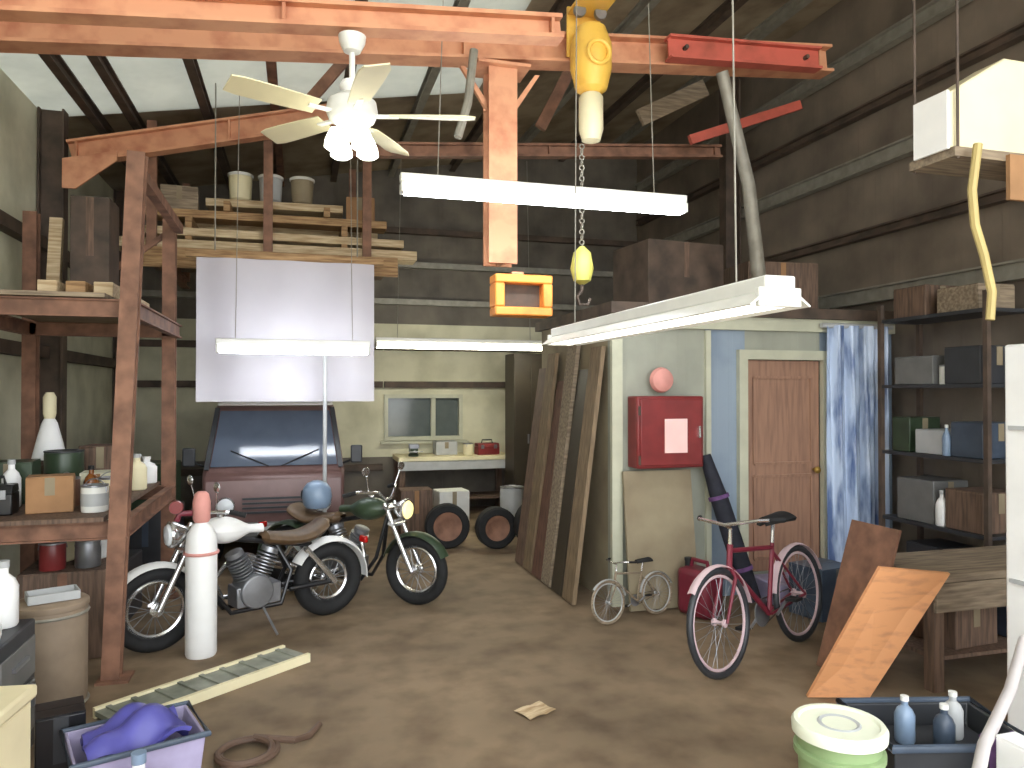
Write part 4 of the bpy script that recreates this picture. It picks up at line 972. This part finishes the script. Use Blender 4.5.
# dark plastic tote with tools
to = at(925, 715, Z=.5)
tt = thing('plastic_tote', 'dark slate plastic tote behind the green bucket', 'tote', (to.x + .05, to.y, 0), -.25)
vs = [(x * s, y * s, z) for s, z in ((.88, 0), (1, .46), (.94, .46), (.82, .02)) for x, y in ((-.3, -.22), (.3, -.22), (.3, .22), (-.3, .22))]
MB().add(vs, fs).build('tub_body', M_dkgrey, tt, bevel=.012)
MB().tube([(-.31, -.23, .46), (.31, -.23, .46), (.31, .23, .46), (-.31, .23, .46)], .018, 8, True).build('rim', M_slate, tt)
MB().box((0, 0, .36), (.5, .36, .02)).build('tray', M_dkgrey, tt, smooth=False)
Rt = rotZ(-.25)
def inT(x, y, z): return V((to.x + .05, to.y, 0)) + Rt @ V((x, y, z))
for i, (x, y, lb, m) in enumerate(((-.12, .02, 'blue-grey spray can standing in the dark tote, left one', M_paleblue), (.12, .06, 'steel spray can standing in the dark tote, right one', M_lightgrey), (0, -.07, 'slate spray can at the front of the dark tote', M_slate))):
    p_ = inT(x, y, .371); bottle(lb, p_, .042, .2, m, M_white, name='spray_can')
p_ = inT(.2, -.1, .38)
tag(MB().grid(lambda u, v: ((u - .5) * .2, -.17 * v if v < .4 else -.068 - .03 * math.sin(u * 9), (.13 + .02 * math.sin(u * 11)) if v < .4 else .13 - (v - .4) * .6), 16, 14, .012).build('purple_cloth', M_purple, loc=inT(.16, -.2, .365), rotz=-.25), 'purple cloth draped over the front rim of the dark tote', 'cloth')
# white hose
h0 = at(1003, 685, 2.95)
pts = [at(1024, 640, 2.7), at(1010, 690, 2.5), at(996, 720, 2.36), at(984, 745, 2.26), at(978, 775, 2.16), at(982, 830, 2.12)]
pts[-1].z = .03
c0 = V(pts[-1]); c0.z = 0
tag(MB().tube([p - c0 for p in pts] + [V((.3, -.1, .03))], .024, 10).build('white_hose', M_hosegrey, loc=c0), 'pale grey hose curving down beside the white cabinet to the floor', 'hose')
# white tall cabinet
xc = at(1003, 500, 2.95).x
o = thing('white_cabinet', 'tall white cabinet at the right edge', 'cabinet', (xc + .35, 2.66, 0))
hc_ = at(1003, 345, 2.95).z
MB().box((0, 0, hc_ / 2), (.7, .56, hc_)).build('body', M_whitebright, o, bevel=.012)
for s in (-1, 1):
    dd = MB().box((s * .173, -.29, hc_ / 2 + .03), (.335, .02, hc_ - .1)).build('door', M_white, o, bevel=.006); MB().box((s * .03, -.31, 1.1), (.02, .03, .16)).build('handle', M_chrome, dd)
MB().box((0, -.28, .03), (.66, .02, .06)).build('plinth', M_grey, o, smooth=False)
for z in (.95, 1.72): MB().box((-.356, 0, z), (.014, .5, .02)).build('side_trim', M_lightgrey, o, smooth=False)
p0 = at(1016, 752, 2.2)
carton('small white carton standing on end at the bottom right edge', (p0.x + .03, 2.2, 0), (.1, .14, p0.z + .03), 0, M_whitebright, M_lightgrey)
# hanging shelf with cream box
hs = thing('hanging_shelf', 'hanging plank shelf high at right carrying the cream sloped box', 'shelf', (3.62, 3.3, 3.18))
MB().box((.2, -.1, -.025), (1.1, .3, .05)).build('plank', M_greywood, hs, smooth=False)
MB().box((.34, -.262, -.14), (.7, .025, .24)).build('fascia', M_card, hs, smooth=False)
for x in (-.32, .68):
    for y in (-.24, .04): MB().tube([(x, y, -.06), (x, y, roof(3.62 + x) - .14 - 3.18)], .008, 6).build('hanging_rod', M_darksteel, hs)
bx_ = thing('sloped_box', 'cream sheet-metal box with a sloped top on the hanging shelf', 'box', (3.62, 3.3, 3.181))
x0_, x1_ = at(948, 150, 3.08).x - 3.62, .72
zA, zB = at(942, 92, 3.08).z - 3.18, at(1005, 58, 3.08).z - 3.18
x2_ = at(1005, 58, 3.08).x - 3.62
MB().prism([(x0_, 0), (x1_, 0), (x1_, zB), (x2_, zB), (x0_, zA)], -.22, -.02).build('case', M_cream, bx_, bevel=.012)
MB().box((x0_ - .008, -.12, zA / 2), (.016, .22, zA + .02)).build('end_flange', M_whitebright, bx_, smooth=False)
# yellow cord
pts = [at(978, 150, 2.99), at(972, 190, 2.99), at(975, 225, 2.99), at(984, 255, 2.99), at(992, 292, 2.99), at(990, 320, 2.99)]
c0 = V((pts[0].x, pts[0].y, pts[0].z))
tag(MB().tube([V((0, 0, .03))] + [p - c0 for p in pts[1:]], .022, 8).build('dangling_cable', M_cord, loc=c0), 'yellowish cord dangling from the hanging shelf at right', 'cord')
# pale boards overhead on right (resting on purlins / beam)
for i, (a, b, wd, m, lb) in enumerate(((at(640, 118, 7.2), at(705, 88, 7.2), .18, M_greywood, 'grey plank leaning diagonally in the roof bracing right of the hoist'), (at(540, 128, 7.4), at(575, 60, 7.4), .12, M_rustdark, 'rusty diagonal roof brace left of the yellow hoist'), (at(690, 140, 7.0), at(800, 105, 7.0), .1, M_rustred, 'red diagonal brace above the office roof'), (at(310, 100, 7.2), at(345, 60, 7.2), .1, M_rustdark, 'rusty diagonal brace behind the ceiling fan'))):
    o = MB().bar((0, 0, 0), b - a, wd, .05, (0, 1, 0)).build('roof_brace', m, loc=a, smooth=False); tag(o, lb, 'brace')
# cross truss behind
beam('truss_beam', at(350, 150, 7.4), at(720, 152, 7.4), .1, .14, M_rustdark, 'dark rusty cross beam behind the long lit fluorescent light')
# paper scrap
p0 = at(535, 712, Z=.0)
tag(MB().grid(lambda u, v: ((u - .5) * .2, (v - .5) * .15, .006 + .008 * abs(math.sin(u * 5 + v * 3))), 8, 8, .003).build('paper_scrap', M_palewood, loc=(p0.x, p0.y, 0), rotz=.4), 'pale scrap of paper lying on the open floor', 'paper')

# ------------------------------------------------------------------ light
wd_ = bpy.data.worlds.new('sky'); bpy.context.scene.world = wd_; wd_.use_nodes = True
bg = wd_.node_tree.nodes['Background']; bg.inputs['Color'].default_value = (.92, .96, 1, 1); bg.inputs['Strength'].default_value = 3.0
sl = bpy.data.lights.new('sun', 'SUN'); sl.energy = 9; sl.angle = .02; sl.color = (1, .95, .86)
so = bpy.data.objects.new('sun', sl); C.objects.link(so); so.rotation_euler = (math.radians(-38), math.radians(8), 0)

sc = bpy.context.scene
sc.view_settings.view_transform = 'Standard'; sc.view_settings.look = 'None'; sc.view_settings.gamma = 1; sc.view_settings.use_curve_mapping = False
sc.view_settings.exposure = .92
sc.cycles.use_denoising = True
sc.cycles.max_bounces = 8; sc.cycles.sample_clamp_indirect = 6
